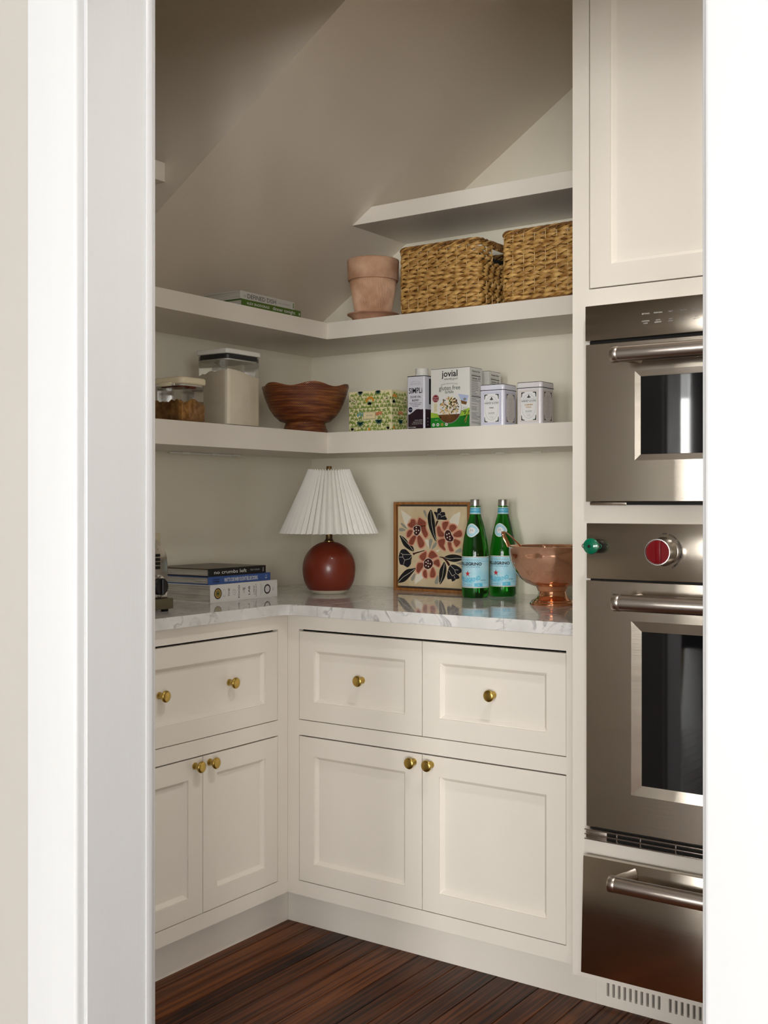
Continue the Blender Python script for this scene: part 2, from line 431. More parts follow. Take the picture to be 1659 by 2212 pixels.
def tube(bm, path, rad, seg=8, closed=False, rfn=None, mi=0):
    """rad: number or (ra, rb) flattened section; rb along the binormal"""
    n = len(path); P = [Vector(p) for p in path]
    ra, rb = (rad, rad) if not isinstance(rad, tuple) else rad
    rings = []; up = Vector((0, 0, 1)); prev = None
    for i in range(n):
        if closed: t = P[(i+1) % n]-P[i-1]
        else: t = P[min(i+1, n-1)]-P[max(i-1, 0)]
        t.normalize()
        ref = prev if prev is not None else (up if abs(t.z) < 0.9 else Vector((1, 0, 0)))
        s = t.cross(ref)
        if s.length < 1e-5: s = t.cross(Vector((0, 1, 0)))
        s.normalize(); u = s.cross(t).normalized(); prev = u
        k = rfn(i/(n-1)) if rfn else 1.0
        rings.append([bm.verts.new(P[i]+s*math.cos(2*PI*j/seg)*ra*k+u*math.sin(2*PI*j/seg)*rb*k) for j in range(seg)])
    m_ = n if closed else n-1
    for i in range(m_):
        a, b = rings[i], rings[(i+1) % n]
        for j in range(seg):
            f = bm.faces.new((a[j], a[(j+1) % seg], b[(j+1) % seg], b[j])); f.material_index = mi
    if not closed:
        bm.faces.new(rings[0]).material_index = mi; bm.faces.new(rings[-1]).material_index = mi
    return bm

def catmull(pts, n=4):
    out = []; m_ = len(pts)
    for i in range(m_):
        p0, p1, p2, p3 = [Vector(pts[(i+k) % m_]) for k in (-1, 0, 1, 2)]
        for j in range(n):
            t = j/n
            v = 0.5*((2*p1)+(-p0+p2)*t+(2*p0-5*p1+4*p2-p3)*t*t+(-p0+3*p1-3*p2+p3)*t**3)
            out.append((v.x, v.y))
    return out

# ---- lettering
TXT = {}
def text_geo(s, bold=0.0):
    k = (s, bold)
    if k in TXT: return TXT[k]
    c = bpy.data.curves.new('lettering', 'FONT'); c.body = s; c.size = 1.0; c.offset = bold; c.resolution_u = 2
    o = bpy.data.objects.new('lettering', c); COL.objects.link(o)
    dg = bpy.context.evaluated_depsgraph_get()
    me = o.evaluated_get(dg).to_mesh()
    V = [(v.co.x, v.co.y) for v in me.vertices]; F = [tuple(p.vertices) for p in me.polygons]
    o.evaluated_get(dg).to_mesh_clear()
    bpy.data.objects.remove(o); bpy.data.curves.remove(c)
    if V:
        a = min(v[0] for v in V); b = max(v[0] for v in V)
    else: a = b = 0
    V = [(x-(a+b)/2, y) for x, y in V]
    TXT[k] = (V, F, b-a)
    return TXT[k]

class Decal:
    """flat printing laid on a surface: fn(u, v, offset) -> point"""
    def __init__(s, fn, base=0.0003, step=0.00012):
        s.fn = fn; s.V = []; s.F = []; s.I = []; s.mats = []; s.base = base; s.step = step
    def add(s, m, V, F, layer=0):
        if m not in s.mats: s.mats.append(m)
        i = s.mats.index(m); k = len(s.V); o = s.base+s.step*layer
        s.V += [s.fn(u, v, o) for u, v in V]
        for f in F: s.F.append([k+a for a in f]); s.I.append(i)
    def poly(s, m, pts, layer=0):
        T = tessellate_polygon([[Vector((p[0], p[1], 0)) for p in pts]])
        s.add(m, pts, T, layer)
    def blob(s, m, pts, layer=0, n=6):
        cu = sum(p[0] for p in pts)/len(pts); cv = sum(p[1] for p in pts)/len(pts); k = len(pts)
        V = [(cu, cv)]; F = []
        for r in range(1, n+1):
            f = r/n; V += [(cu+(p[0]-cu)*f, cv+(p[1]-cv)*f) for p in pts]
            for i in range(k):
                j = (i+1) % k
                if r == 1: F.append((0, 1+i, 1+j))
                else: a = 1+(r-2)*k; b = 1+(r-1)*k; F.append((a+i, b+i, b+j, a+j))
        s.add(m, V, F, layer)
    def rect(s, m, u0, v0, u1, v1, layer=0, n=1, nv=1):
        if nv > 1:
            for q in range(nv): s.rect(m, u0, v0+(v1-v0)*q/nv, u1, v0+(v1-v0)*(q+1)/nv, layer, n)
            return
        V = []; F = []
        for i in range(n+1):
            u = u0+(u1-u0)*i/n; V += [(u, v0), (u, v1)]
            if i: F.append((2*i-2, 2*i, 2*i+1, 2*i-1))
        s.add(m, V, F, layer)
    def disc(s, m, u, v, ru, rv=None, layer=0, seg=20, rot=0.0):
        rv = ru if rv is None else rv; c, q = math.cos(rot), math.sin(rot)
        V = [(u, v)]
        for i in range(seg):
            a, b = ru*math.cos(2*PI*i/seg), rv*math.sin(2*PI*i/seg); V.append((u+a*c-b*q, v+a*q+b*c))
        s.add(m, V, [(0, 1+i, 1+(i+1) % seg) for i in range(seg)], layer)
    def ring(s, m, u, v, r0, r1, layer=0, seg=28, sv=1.0):
        V = []; F = []
        for i in range(seg):
            a = 2*PI*i/seg; V += [(u+r0*math.cos(a), v+sv*r0*math.sin(a)), (u+r1*math.cos(a), v+sv*r1*math.sin(a))]
            j = (i+1) % seg; F.append((2*i, 2*i+1, 2*j+1, 2*j))
        s.add(m, V, F, layer)
    def frame(s, m, u0, v0, u1, v1, w, layer=0):
        s.rect(m, u0, v0, u1, v0+w, layer); s.rect(m, u0, v1-w, u1, v1, layer)
        s.rect(m, u0, v0+w, u0+w, v1-w, layer); s.rect(m, u1-w, v0+w, u1, v1-w, layer)
    def line(s, m, pts, w, layer=0):
        for (a, b), (c, d) in zip(pts[:-1], pts[1:]):
            L_ = math.hypot(c-a, d-b) or 1; nx, ny = -(d-b)/L_*w/2, (c-a)/L_*w/2
            s.add(m, [(a+nx, b+ny), (a-nx, b-ny), (c-nx, d-ny), (c+nx, d+ny)], [(0, 1, 2, 3)], layer)
    def text(s, m, t, u, v, h, layer=1, w=None, rot=0.0, bold=0.0, align=0, sx=1.0, shear=0.0, arc=None):
        V, F, W = text_geo(t, bold); k = h/0.70; kx = k*sx
        if w: kx = w/max(W, 1e-6)
        off = {0: 0, -1: W/2*kx, 1: -W/2*kx}[align]; c, q = math.cos(rot), math.sin(rot)
        P = []
        for x, y in V:
            a, b = x*kx+off+shear*y*k, y*k
            if arc:                                   # bent along a circle of radius arc (centre below if >0)
                an = a/arc; rr = arc+b
                a, b = rr*math.sin(an), rr*math.cos(an)-arc
            P.append((u+a*c-b*q, v+a*q+b*c))
        s.add(m, P, F, layer)
    def build(s, name, parent):
        me = bpy.data.meshes.new(name)
        me.from_pydata([tuple(p) for p in s.V], [], s.F)
        for m_ in s.mats: me.materials.append(M(m_))
        me.polygons.foreach_set('material_index', s.I); me.update()
        o = bpy.data.objects.new(name, me); COL.objects.link(o); o.parent = parent
        return o

def plane(o, u, v):
    o = Vector(o); u = Vector(u); v = Vector(v); n = u.cross(v).normalized()
    return lambda a, b, d: o+u*a+v*b+n*d

# ------------------------------------------------------------------ dimensions of the room
ZC = 2.75                       # ceiling
SM, SZ0 = 0.650, 1.783          # sloping soffit: z = SZ0 + SM*x
YB = -0.985                     # bulkhead plane
XJ = 1.140                      # left jamb face
YF, YI = -1.9625, -1.8358       # door wall: front face, pantry face
XR = 2.068                      # right jamb face
XPR = 2.26                      # pantry right wall
FLX, FRY = 0.4366, -0.6546      # cabinet faces (left run faces +x, back run faces -y)
YO = -0.712                     # tall oven cabinet face
XO = 1.3294                     # its left side
YL = YI+0.002                   # left run ends at the door wall

# ---- floor: strips running towards the door
bm = NB(); box(bm, XOPP-0.1, XSIDE+0.1, YREAR-0.1, 0.1, -0.08, -0.018)
floor = struct('floor', bm, 'shadow_liner')
PW = 0.0585
plank_bm = NB(); box(plank_bm, 0.0009, PW-0.0009, -1.0, 1.0, -0.018, 0.0, 0.0012)
pm = bpy.data.meshes.new('plank'); plank_bm.to_mesh(pm); plank_bm.free(); pm.materials.append(M('floor_wood'))
x = 0.30; k = 0
while x < 2.30:
    cuts = [0.0, -4.2]
    for a, b in zip(cuts[:-1], cuts[1:]):
        o = bpy.data.objects.new('plank', pm); COL.objects.link(o); o.parent = floor
        o.location = (x, (a+b)/2, 0); o.scale = (1, (a-b-0.0008)/2, 1)
    x += PW; k += 1
bm = NB(); box(bm, XOPP, 0.30, YREAR, YF, -0.018, -0.0005); box(bm, 2.29, XSIDE, YREAR, YF, -0.018, -0.0005)
box(bm, 0.30, 2.29, YREAR, -4.205, -0.018, -0.0005)
o = obj('floor_surround', bm, 'floor_wood', floor)

# ---- pantry shell
bm = NB(); box(bm, -0.10, 0.0, YF, 0.10, 0, ZC); struct('wall_left', bm, 'wall_paint')
bm = NB(); box(bm, 0.0, XPR+0.1, 0.0, 0.10, 0, ZC); struct('wall_back', bm, 'wall_paint')
bm = NB(); box(bm, XPR, XPR+0.1, YI, 0.0, 0, ZC); struct('wall_right', bm, 'wall_paint')
XT = (ZC-SZ0)/SM
bm = NB(); prism(bm, [(0.0, SZ0), (XT, ZC), (XT, ZC+0.05), (-0.0, SZ0+0.06)], YB+0.05, 0.0, 'y'); struct('ceiling_slope', bm, 'ceiling_paint')
bm = NB(); prism(bm, [(0.0, SZ0), (XT, ZC), (0.0, ZC)], YB, YB+0.05, 'y'); struct('wall_bulkhead', bm, 'ceiling_paint')
bm = NB(); box(bm, -0.1, XPR+0.1, YI-0.05, 0.1, ZC, ZC+0.1); struct('ceiling', bm, 'ceiling_paint')
bm = NB(); box(bm, XOPP-0.1, XSIDE+0.1, YREAR-0.1, YI-0.05, ZC, ZC+0.1); struct('ceiling_front_room', bm, 'outer_wall_paint')
# ---- wall with the door opening
HD = 2.155
bm = NB()
box(bm, XOPP-0.1, XJ-0.018, YF, YI, 0, ZC); box(bm, XR+0.018, XSIDE+0.1, YF, YI, 0, ZC); box(bm, XJ-0.018, XR+0.018, YF, YI, HD+0.018, ZC)
struct('wall_front', bm, 'outer_wall_paint')
dj = bpy.data.objects.new('door_1', None); COL.objects.link(dj); dj['kind'] = 'structure'; dj['label'] = 'white painted door frame around the pantry opening'
bm = NB(); box(bm, XJ-0.018, XJ, YF-0.002, YI+0.001, 0, HD+0.018, 0.0012)
obj('jamb', bm, 'trim_paint', dj)
bm = NB(); box(bm, XR, XR+0.018, YF-0.002, YI+0.001, 0, HD+0.018, 0.0012); obj('jamb', bm, 'trim_paint', dj)
bm = NB(); box(bm, XJ, XR, YF-0.002, YI+0.001, HD, HD+0.018, 0.0012); obj('head_jamb', bm, 'trim_paint', dj)
# narrow bead along the pantry edge of the frame
for xa, xb in ((XJ, XJ+0.0022), (XR-0.0022, XR)):
    bm = NB(); box(bm, xa, xb, YI-0.0125, YI+0.001, 0, HD, 0.001, 2); obj('edge_bead', bm, 'trim_paint', dj, 40)
# casings: flat board with a small bead on the opening side
def casing(name, pts_x, y, sgn, side):
    xa, xb = pts_x
    bm = NB()
    # profile in plan, thickness stepping: board with rounded inner edge
    t = 0.0175*sgn
    r = 0.006
    pr = []
    inner = xb if side > 0 else xa; outer = xa if side > 0 else xb
    s_ = 1 if side > 0 else -1
    pr.append((outer, y)); pr.append((outer, y-t))
    for i in range(5):
        a = PI/2*i/4
        pr.append((inner-s_*(r-r*math.sin(a)), y-t+sgn*(r-r*math.cos(a))))
    pr.append((inner, y))
    prism(bm, pr, 0.0, HD+0.006, 'z')
    o = struct(name, bm, 'trim_paint', 50)
    return o
casing('trim_1', (XJ-0.006-0.110, XJ-0.006), YF, 1, 1)
casing('trim_2', (XR+0.006, XR+0.116), YF, 1, -1)
casing('trim_3', (XJ-0.006-0.085, XJ-0.006), YI, -1, 1)
casing('trim_4', (XR+0.006, XR+0.091), YI, -1, -1)
bm = NB(); box(bm, XJ-0.116, XR+0.116, YF-0.0175, YF, HD+0.0065, HD+0.116, 0.003); struct('trim_5', bm, 'trim_paint')
bm = NB(); box(bm, XJ-0.091, XR+0.091, YI, YI+0.0175, HD+0.0065, HD+0.091, 0.003); struct('trim_6', bm, 'trim_paint')

rl = thing('ceiling_light', 'white ring of the recessed ceiling light inside the pantry door', 'light', (1.85, -1.45, ZC))
bm = NB(); lathe(bm, [(0.070, -0.0005), (0.095, -0.0005), (0.095, -0.004), (0.090, -0.006), (0.074, -0.006), (0.070, -0.0005)], 40); obj('trim_ring', bm, 'trim_paint', rl, 40)

# ---- the room in front, seen only in reflections
def pierced(name, axis, pos, thick, a0, a1, holes, m):
    """wall slab with window holes; axis 'y' -> plane y=pos spanning x, axis 'x' -> plane x=pos spanning y"""
    bm = NB(); cur = a0
    def bx(p, q, z0, z1):
        if axis == 'y': box(bm, p, q, pos-thick, pos, z0, z1)
        else: box(bm, pos, pos+thick, p, q, z0, z1)
    for h0, h1 in holes:
        bx(cur, h0, 0, ZC); bx(h0, h1, 0, WZ0); bx(h0, h1, WZ1, ZC); cur = h1
    bx(cur, a1, 0, ZC)
    return struct(name, bm, m)
pierced('wall_rear', 'y', YREAR, 0.12, XOPP, XSIDE, WIN_REAR, 'outer_wall_paint')
pierced('wall_side_right', 'x', XSIDE, 0.12, YREAR, YF, WIN_SIDE, 'outer_wall_paint')
bm = NB(); box(bm, XOPP-0.1, XOPP, YREAR, YF, 0, ZC); struct('wall_side_left', bm, 'outer_wall_paint')
wn = 1
def window(axis, pos, h0, h1):
    global wn
    w = bpy.data.objects.new('window_%d' % wn, None); COL.objects.link(w); w['kind'] = 'structure'
    w['label'] = 'white framed daylight window out of view in the room in front'; wn += 1  # first is reflected in the oven, the rest added for light
    def part(name, boxes, m):
        bm = NB()
        for p, q, d0, d1, z0, z1 in boxes:
            if axis == 'y': box(bm, p, q, pos-d1, pos-d0, z0, z1, 0.002)
            else: box(bm, pos+d0, pos+d1, p, q, z0, z1, 0.002)
        obj(name, bm, m, w)
    fw = 0.05
    part('window_frame', [(h0, h0+fw, 0.03, 0.09, WZ0, WZ1), (h1-fw, h1, 0.03, 0.09, WZ0, WZ1), (h0+fw, h1-fw, 0.03, 0.09, WZ0, WZ0+fw),
                          (h0+fw, h1-fw, 0.03, 0.09, WZ1-fw, WZ1), (h0+fw, h1-fw, 0.04, 0.08, 1.43, 1.47)], 'trim_paint')
    part('window_casing', [(h0-0.09, h0, -0.018, 0, WZ0-0.02, WZ1+0.09), (h1, h1+0.09, -0.018, 0, WZ0-0.02, WZ1+0.09), (h0, h1, -0.018, 0, WZ1, WZ1+0.09)], 'trim_paint')
    part('window_sill', [(h0-0.11, h1+0.11, -0.05, 0.02, WZ0-0.045, WZ0-0.018)], 'trim_paint')
    part('pane', [(h0+fw, h1-fw, 0.058, 0.062, WZ0+fw, 1.43)], 'window_glass')
    part('pane', [(h0+fw, h1-fw, 0.058, 0.062, 1.47, WZ1-fw)], 'window_glass')
    part('raised_blind', [(h0+fw, h1-fw, -0.004, 0.020, WZ1-0.06-0.022*i, WZ1-0.045-0.022*i) for i in range(12)], 'blind_slat')
for a, b in WIN_REAR: window('y', YREAR, a, b)
for a, b in WIN_SIDE: window('x', XSIDE, a, b)

# ------------------------------------------------------------------ cabinet fronts
def front(name, x0, x1, z0, z1, parent, stile=0.0505, t=0.019, y=0.0, gap=(0.0015, 0.0015, 0.0015, 0.0015), mould=0.0105, deep=0.0115):
    """inset shaker front facing -y (local), with moulded inner edge and a separate recessed panel"""
    x0 += gap[0]; x1 -= gap[1]; z0 += gap[2]; z1 -= gap[3]
    bm = NB()
    def ring(a, d): return [bm.verts.new(p) for p in ((x0+a, y+d, z0+a), (x1-a, y+d, z0+a), (x1-a, y+d, z1-a), (x0+a, y+d, z1-a))]
    seq = [ring(0, t), ring(0, 0.0008), ring(0.0008, 0), ring(stile, 0), ring(stile+0.0004, 0.0042), ring(stile+0.0022, 0.0044),
           ring(stile+mould-0.002, deep-0.001), ring(stile+mould, deep+0.0008), ring(stile+mould, t)]
    for a, b in zip(seq[:-1], seq[1:]):
        for i in range(4): bm.faces.new((a[i], a[(i+1) % 4], b[(i+1) % 4], b[i]))
    for i in range(4): bm.faces.new((seq[0][i], seq[0][(i+1) % 4], seq[-1][(i+1) % 4], seq[-1][i]))
    o = obj(name, bm, 'cabinet_paint', parent)
    bm = NB(); s_ = stile+mould-0.0004
    box(bm, x0+s_, x1-s_, y+deep, y+t-0.002, z0+s_, z1-s_)
    obj('panel', bm, 'cabinet_paint', o)
    return o

def knob(x, z, parent, y=0.0):
    bm = NB()
    lathe(bm, [(0, 0), (0.0085, 0), (0.0092, 0.0015), (0.0085, 0.004), (0.0058, 0.007), (0.0052, 0.012), (0.0070, 0.015),
               (0.0120, 0.0185), (0.0145, 0.0225), (0.0146, 0.0250), (0.0135, 0.0268), (0.0095, 0.0282), (0, 0.0288)], 28, '-y', (x, y, z))
    return obj('knob', bm, 'brass', parent, 60)

def panel_y(x0, x1, z0, z1, holes, parent, name, y0, y1, m='cabinet_paint'):
    """flat frame with rectangular holes (grid built so that the front is whole)"""
    xs = sorted({x0, x1} | {h[0] for h in holes} | {h[1] for h in holes}); zs = sorted({z0, z1} | {h[2] for h in holes} | {h[3] for h in holes})
    bm = NB(); vv = {}
    def v(i, k, d):
        q = (i, k, d)
        if q not in vv: vv[q] = bm.verts.new((xs[i], y0 if d == 0 else y1, zs[k]))
        return vv[q]
    solid = {}
    for i in range(len(xs)-1):
        for k in range(len(zs)-1):
            cx, cz = (xs[i]+xs[i+1])/2, (zs[k]+zs[k+1])/2
            solid[i, k] = not any(h[0] < cx < h[1] and h[2] < cz < h[3] for h in holes)
    for (i, k), s_ in solid.items():
        if not s_: continue
        for d in (0, 1): bm.faces.new((v(i, k, d), v(i+1, k, d), v(i+1, k+1, d), v(i, k+1, d)))
        for di, dk, e in ((-1, 0, ((i, k), (i, k+1))), (1, 0, ((i+1, k), (i+1, k+1))), (0, -1, ((i, k), (i+1, k))), (0, 1, ((i, k+1), (i+1, k+1)))):
            if not solid.get((i+di, k+dk), False):
                (a, b), (c, d_) = e; bm.faces.new((v(a, b, 0), v(c, d_, 0), v(c, d_, 1), v(a, b, 1)))
    return obj(name, bm, m, parent)

ZF0, ZF1 = 0.1102, 0.884
DR0, DR1, DO0, DO1 = 0.5937, 0.8440, 0.1497, 0.5526

# back run base cabinet (faces -y); local origin at x=0,y=FRY
cabB = thing('base_cabinet', 'cream base cabinet with two drawers above two doors under the painting', 'cabinet', (0, FRY, 0))
holes = [(0.4765, 1.2860, DR0, DR1), (0.4765, 1.2860, DO0, DO1)]
panel_y(FLX+0.0002, XO, ZF0, ZF1, holes, cabB, 'face_frame', 0.0, 0.019)
bm = NB(); box(bm, FLX+0.02, XO-0.001, 0.20, -FRY-0.002, 0.112, 0.880); obj('carcass', bm, 'gap_shade', cabB)  # dark colour stands for the shade inside the closed cabinet
bm = NB(); box(bm, 0.379, XO, -0.5834-FRY, -0.5834-FRY+0.016, 0.0, 0.1095); obj('toe_kick', bm, 'cabinet_paint', cabB)
xm = 0.8812
g = (0.0016, 0.0014, 0.0018, 0.0056)
for (a, b, kx) in ((0.4765, xm, 0.685), (xm, 1.2860, 1.0835)):
    d = front('drawer', a, b, DR0, DR1, cabB, gap=g); knob(kx, 0.7195, d, 0.0115)
for (a, b, kx) in ((0.4765, xm, 0.857), (xm, 1.2860, 0.9095)):
    d = front('door', a, b, DO0, DO1, cabB, gap=(0.0016, 0.0014, 0.0015, 0.0036)); knob(kx, 0.527, d)

# left run base cabinet (faces +x): local x = world y
cabL = thing('base_cabinet', 'cream base cabinet under the book stack with one wide drawer and paired doors', 'cabinet', (FLX, 0, 0), PI/2)
yr, ym, yl = -0.6963, -0.9903, -1.2845
holes = [(yl, yr, DR0, DR1), (yl, yr, DO0, DO1)]
yE = -1.345
panel_y(yE, FRY-0.0002, ZF0, ZF1, holes, cabL, 'face_frame', 0.0, 0.019)
bm = NB(); box(bm, yE+0.001, -0.002, 0.20, FLX-0.002, 0.112, 0.880); obj('carcass', bm, 'gap_shade', cabL)  # interior shade put into the colour here too
bm = NB(); box(bm, yE, -0.5834-0.0005, 0.0576, 0.0736, 0.0, 0.1095); obj('toe_kick', bm, 'cabinet_paint', cabL)
d = front('drawer', yl, yr, DR0, DR1, cabL, gap=g)
knob(-0.881, 0.7215, d, 0.0115); knob(-1.131, 0.7215, d, 0.0115)
d = front('door', ym, yr, DO0, DO1, cabL, gap=(0.0014, 0.0016, 0.0015, 0.0036)); knob(-0.967, 0.530, d)
d = front('door', yl, ym, DO0, DO1, cabL, gap=(0.0016, 0.0014, 0.0015, 0.0036)); knob(-1.020, 0.530, d)
# its neighbour towards the door, out of sight behind the frame
cabN = thing('base_cabinet', 'narrow cream base cabinet hidden behind the left door frame', 'cabinet', (FLX, 0, 0), PI/2)
ya, yb = YL+0.045, yE-0.045
holes = [(ya, yb, DR0, DR1), (ya, yb, DO0, DO1)]
panel_y(YL, yE-0.0006, ZF0, ZF1, holes, cabN, 'face_frame', 0.0, 0.019)
bm = NB(); box(bm, YL, yE-0.001, 0.20, FLX-0.002, 0.112, 0.880); obj('carcass', bm, 'cabinet_paint', cabN)
bm = NB(); box(bm, YL, yE-0.0006, 0.0576, 0.0736, 0.0, 0.1095); obj('toe_kick', bm, 'cabinet_paint', cabN)
d = front('drawer', ya, yb, DR0, DR1, cabN, gap=g); knob((ya+yb)/2, 0.7215, d, 0.0115)
d = front('door', ya, yb, DO0, DO1, cabN); knob(yb-0.025, 0.530, d)

# ------------------------------------------------------------------ countertop
CX, CY, CZ0, CZ1 = 0.4556, -0.6855, 0.8842, 0.9140
ct = thing('countertop', 'polished white marble worktop with grey veins around the corner', 'countertop', (0, 0, CZ0))
rI = 0.040
arc = [(CX+rI-rI*math.cos(a), CY-rI+rI*math.sin(a)) for a in [PI/2*i/8 for i in range(9)]]      # concave inner corner
H = CZ1-CZ0
polyA = [(0.001, -0.001), (0.564, -0.001), (0.564, CY)] + arc[::-1] + [(CX, YL), (0.001, YL)]
bm = NB(); prism(bm, polyA, 0, H, 'z', 0.0016, 2); obj('slab', bm, 'marble', ct)
bm = NB(); box(bm, 0.5644, 1.1340, CY, -0.001, 0, H, 0.0016, 2); obj('slab', bm, 'marble', ct)
bm = NB(); box(bm, 1.1344, XO-0.0005, CY, -0.001, 0, H, 0.0016, 2); obj('slab', bm, 'marble', ct)

# ------------------------------------------------------------------ shelves
def corner_shelf(name, label, z0, z1, sx=0.3176, sy=-0.3218):
    t = thing(name, label, 'shelf', (0, 0, z0))
    h = z1-z0
    bm = NB(); prism(bm, [(0.0005, -0.0005), (sx, sy), (sx, YL), (0.0005, YL)], 0, h, 'z'); obj('shelf_board', bm, 'cabinet_paint', t)
    bm = NB(); prism(bm, [(0.0005, -0.0005), (XO-0.0005, -0.0005), (XO-0.0005, sy), (sx, sy)], 0, h, 'z'); obj('shelf_board', bm, 'cabinet_paint', t)
    return t
Z2, Z3 = 1.4088, 1.7469
sh2 = corner_shelf('corner_shelf', 'lower thick cream corner shelf with dry goods, above the lamp', 1.3445, Z2)
sh3 = corner_shelf('corner_shelf', 'middle thick cream corner shelf carrying the flower pot and baskets', 1.6964, Z3)
# lighting clips and strip under the lower shelf
for cx_ in (0.5499, 0.6695, 0.7934, 0.9158, 1.05):
    bm = NB(); box(bm, cx_-0.016, cx_+0.016, -0.088, -0.076, -0.0045, -0.0001, 0.0015); obj('strip_clip', bm, 'clear_clip', sh2)
bm = NB(); tube(bm, [(0.045, -0.72, -0.004), (0.045, -0.41, -0.004)], 0.0035, 8); obj('light_strip', bm, 'clear_clip', sh2, 60)
for cy_ in (-0.66, -0.53, -0.44):
    bm = NB(); box(bm, 0.037, 0.053, cy_-0.014, cy_+0.014, -0.008, -0.0001, 0.0015); obj('strip_clip', bm, 'clear_clip', sh2)
# short upper shelves that die into the soffit
zb, zt = 2.040, 2.0876
bm = NB(); prism(bm, [((zb-SZ0)/SM+0.001, zb), (XO-0.0005, zb), (XO-0.0005, zt), ((zt-SZ0)/SM+0.001, zt)], -0.300, -0.0005, 'y', 0.0008)
tag(obj('upper_shelf', bm, 'cabinet_paint'), 'topmost cream shelf above the baskets, cut off by the sloping ceiling', 'shelf')
us = thing('upper_shelf', 'short high cream shelf end beside the left door frame', 'shelf', (0, 0, 2.031))
bm = NB(); box(bm, 0.0005, 0.2962, YL, YB-0.0005, 0, 0.050, 0.0008); obj('shelf_board', bm, 'cabinet_paint', us)
bm = NB(); lathe(bm, [(0, -0.006), (0.0025, -0.006), (0.0025, 0.0)], 10, 'z', (0.20, YB-0.022, 0)); obj('shelf_pin', bm, 'cap_metal', us, 40)

# ------------------------------------------------------------------ tall oven cabinet
XO1 = 2.172
oc = thing('oven_cabinet', 'tall cream cabinet on the right housing two ovens and a warming drawer', 'cabinet', (0, YO, 0))
UD0, UD1 = 1.6765, 2.60
AX0, AX1 = 1.3955, 2.105        # appliance openings
holes = [(1.3700, 2.1300, UD0, UD1), (AX0, AX1, 1.215, 1.615), (AX0, AX1, 0.455, 1.130), (AX0, AX1, 0.165, 0.385)]
panel_y(XO, XO1, 0.1140, 2.70, holes, oc, 'face_frame', 0.0, 0.019)
bm = NB()
box(bm, XO, XO+0.018, 0.0192, -YO-0.002, 0.114, 2.70); box(bm, XO1-0.018, XO1, 0.0192, -YO-0.002, 0.114, 2.70)
box(bm, XO+0.018, XO1-0.018, -YO-0.012, -YO-0.002, 0.114, 2.70); box(bm, XO+0.018, XO1-0.018, 0.0192, -YO-0.012, 2.68, 2.70)
box(bm, XO+0.018, XO1-0.018, 0.0192, -YO-0.012, 0.114, 0.130); box(bm, XO+0.018, XO1-0.018, 0.0192, -YO-0.012, 0.405, 0.425)
box(bm, XO+0.018, XO1-0.018, 0.0192, -YO-0.012, 1.160, 1.180); box(bm, XO+0.018, XO1-0.018, 0.0192, -YO-0.012, 1.640, 1.660)
obj('carcass', bm, 'cabinet_paint', oc)
front('door', 1.3700, 2.1300, UD0, UD1, oc, stile=0.0500, gap=(0.0020, 0.0020, 0.0026, 0.002))
yk = -0.5834-YO
bm = NB(); box(bm, XO+0.0004, XO1, yk, yk+0.016, 0.0, 0.1135); obj('toe_kick', bm, 'cabinet_paint', oc)
# louvred plate on the toe kick
slots = []
xs_ = 1.362
for grp in range(6):
    for i in range(10):
        slots.append((xs_, xs_+0.0062, 0.030, 0.088)); xs_ += 0.01395
    xs_ += 0.0125
    if xs_ > 2.0: break
slots = [s_ for s_ in slots if s_[1] < 2.06]
vp = panel_y(1.3350, 2.09, 0.010, 0.104, slots, oc, 'vent_plate', yk-0.012, yk-0.002)
bm = NB(); box(bm, 1.345, 2.08, yk-0.0018, yk-0.0004, 0.026, 0.092); obj('vent_backing', bm, 'shadow_liner', vp)
bm = NB(); lathe(bm, [(0, 0.0018), (0.0035, 0.0014), (0.0042, 0.0)], 14, '-y', (1.3455, yk-0.012, 0.070)); obj('screw', bm, 'aged_brass', vp, 50)

# ------------------------------------------------------------------ ovens
OX0, OX1 = 1.3725, 2.1275
def slab_front(name, x0, x1, z0, z1, y0, y1, parent, m='stainless', bev=0.0012):
    bm = NB(); box(bm, x0, x1, y0, y1, z0, z1, bev, 2); return obj(name, bm, m, parent, 40)

def oven_door(x0, x1, z0, z1, wx0, wx1, wz0, wz1, bw, bd, y, parent):
    """steel door with a bevelled sunk window; y is the front plane"""
    bm = NB(); back = y+0.022
    def ring(a0, a1, b0, b1, yy): return [bm.verts.new(p) for p in ((a0, yy, b0), (a1, yy, b0), (a1, yy, b1), (a0, yy, b1))]
    e = 0.0012
    seq = [ring(x0, x1, z0, z1, back), ring(x0, x1, z0, z1, y+e), ring(x0+e, x1-e, z0+e, z1-e, y), ring(wx0-bw, wx1+bw, wz0-bw, wz1+bw, y), ring(wx0, wx1, wz0, wz1, y+bd), ring(wx0, wx1, wz0, wz1, back)]
    for a, b in zip(seq[:-1], seq[1:]):
        for i in range(4): bm.faces.new((a[i], a[(i+1) % 4], b[(i+1) % 4], b[i]))
    for i in range(4): bm.faces.new((seq[0][i], seq[0][(i+1) % 4], seq[-1][(i+1) % 4], seq[-1][i]))
    d = obj('door', bm, 'stainless', parent)
    bm = NB(); box(bm, wx0+0.0003, wx1-0.0003, y+bd, y+0.018, wz0+0.0003, wz1-0.0003); obj('window_glass', bm, 'black_glass', d)
    return d

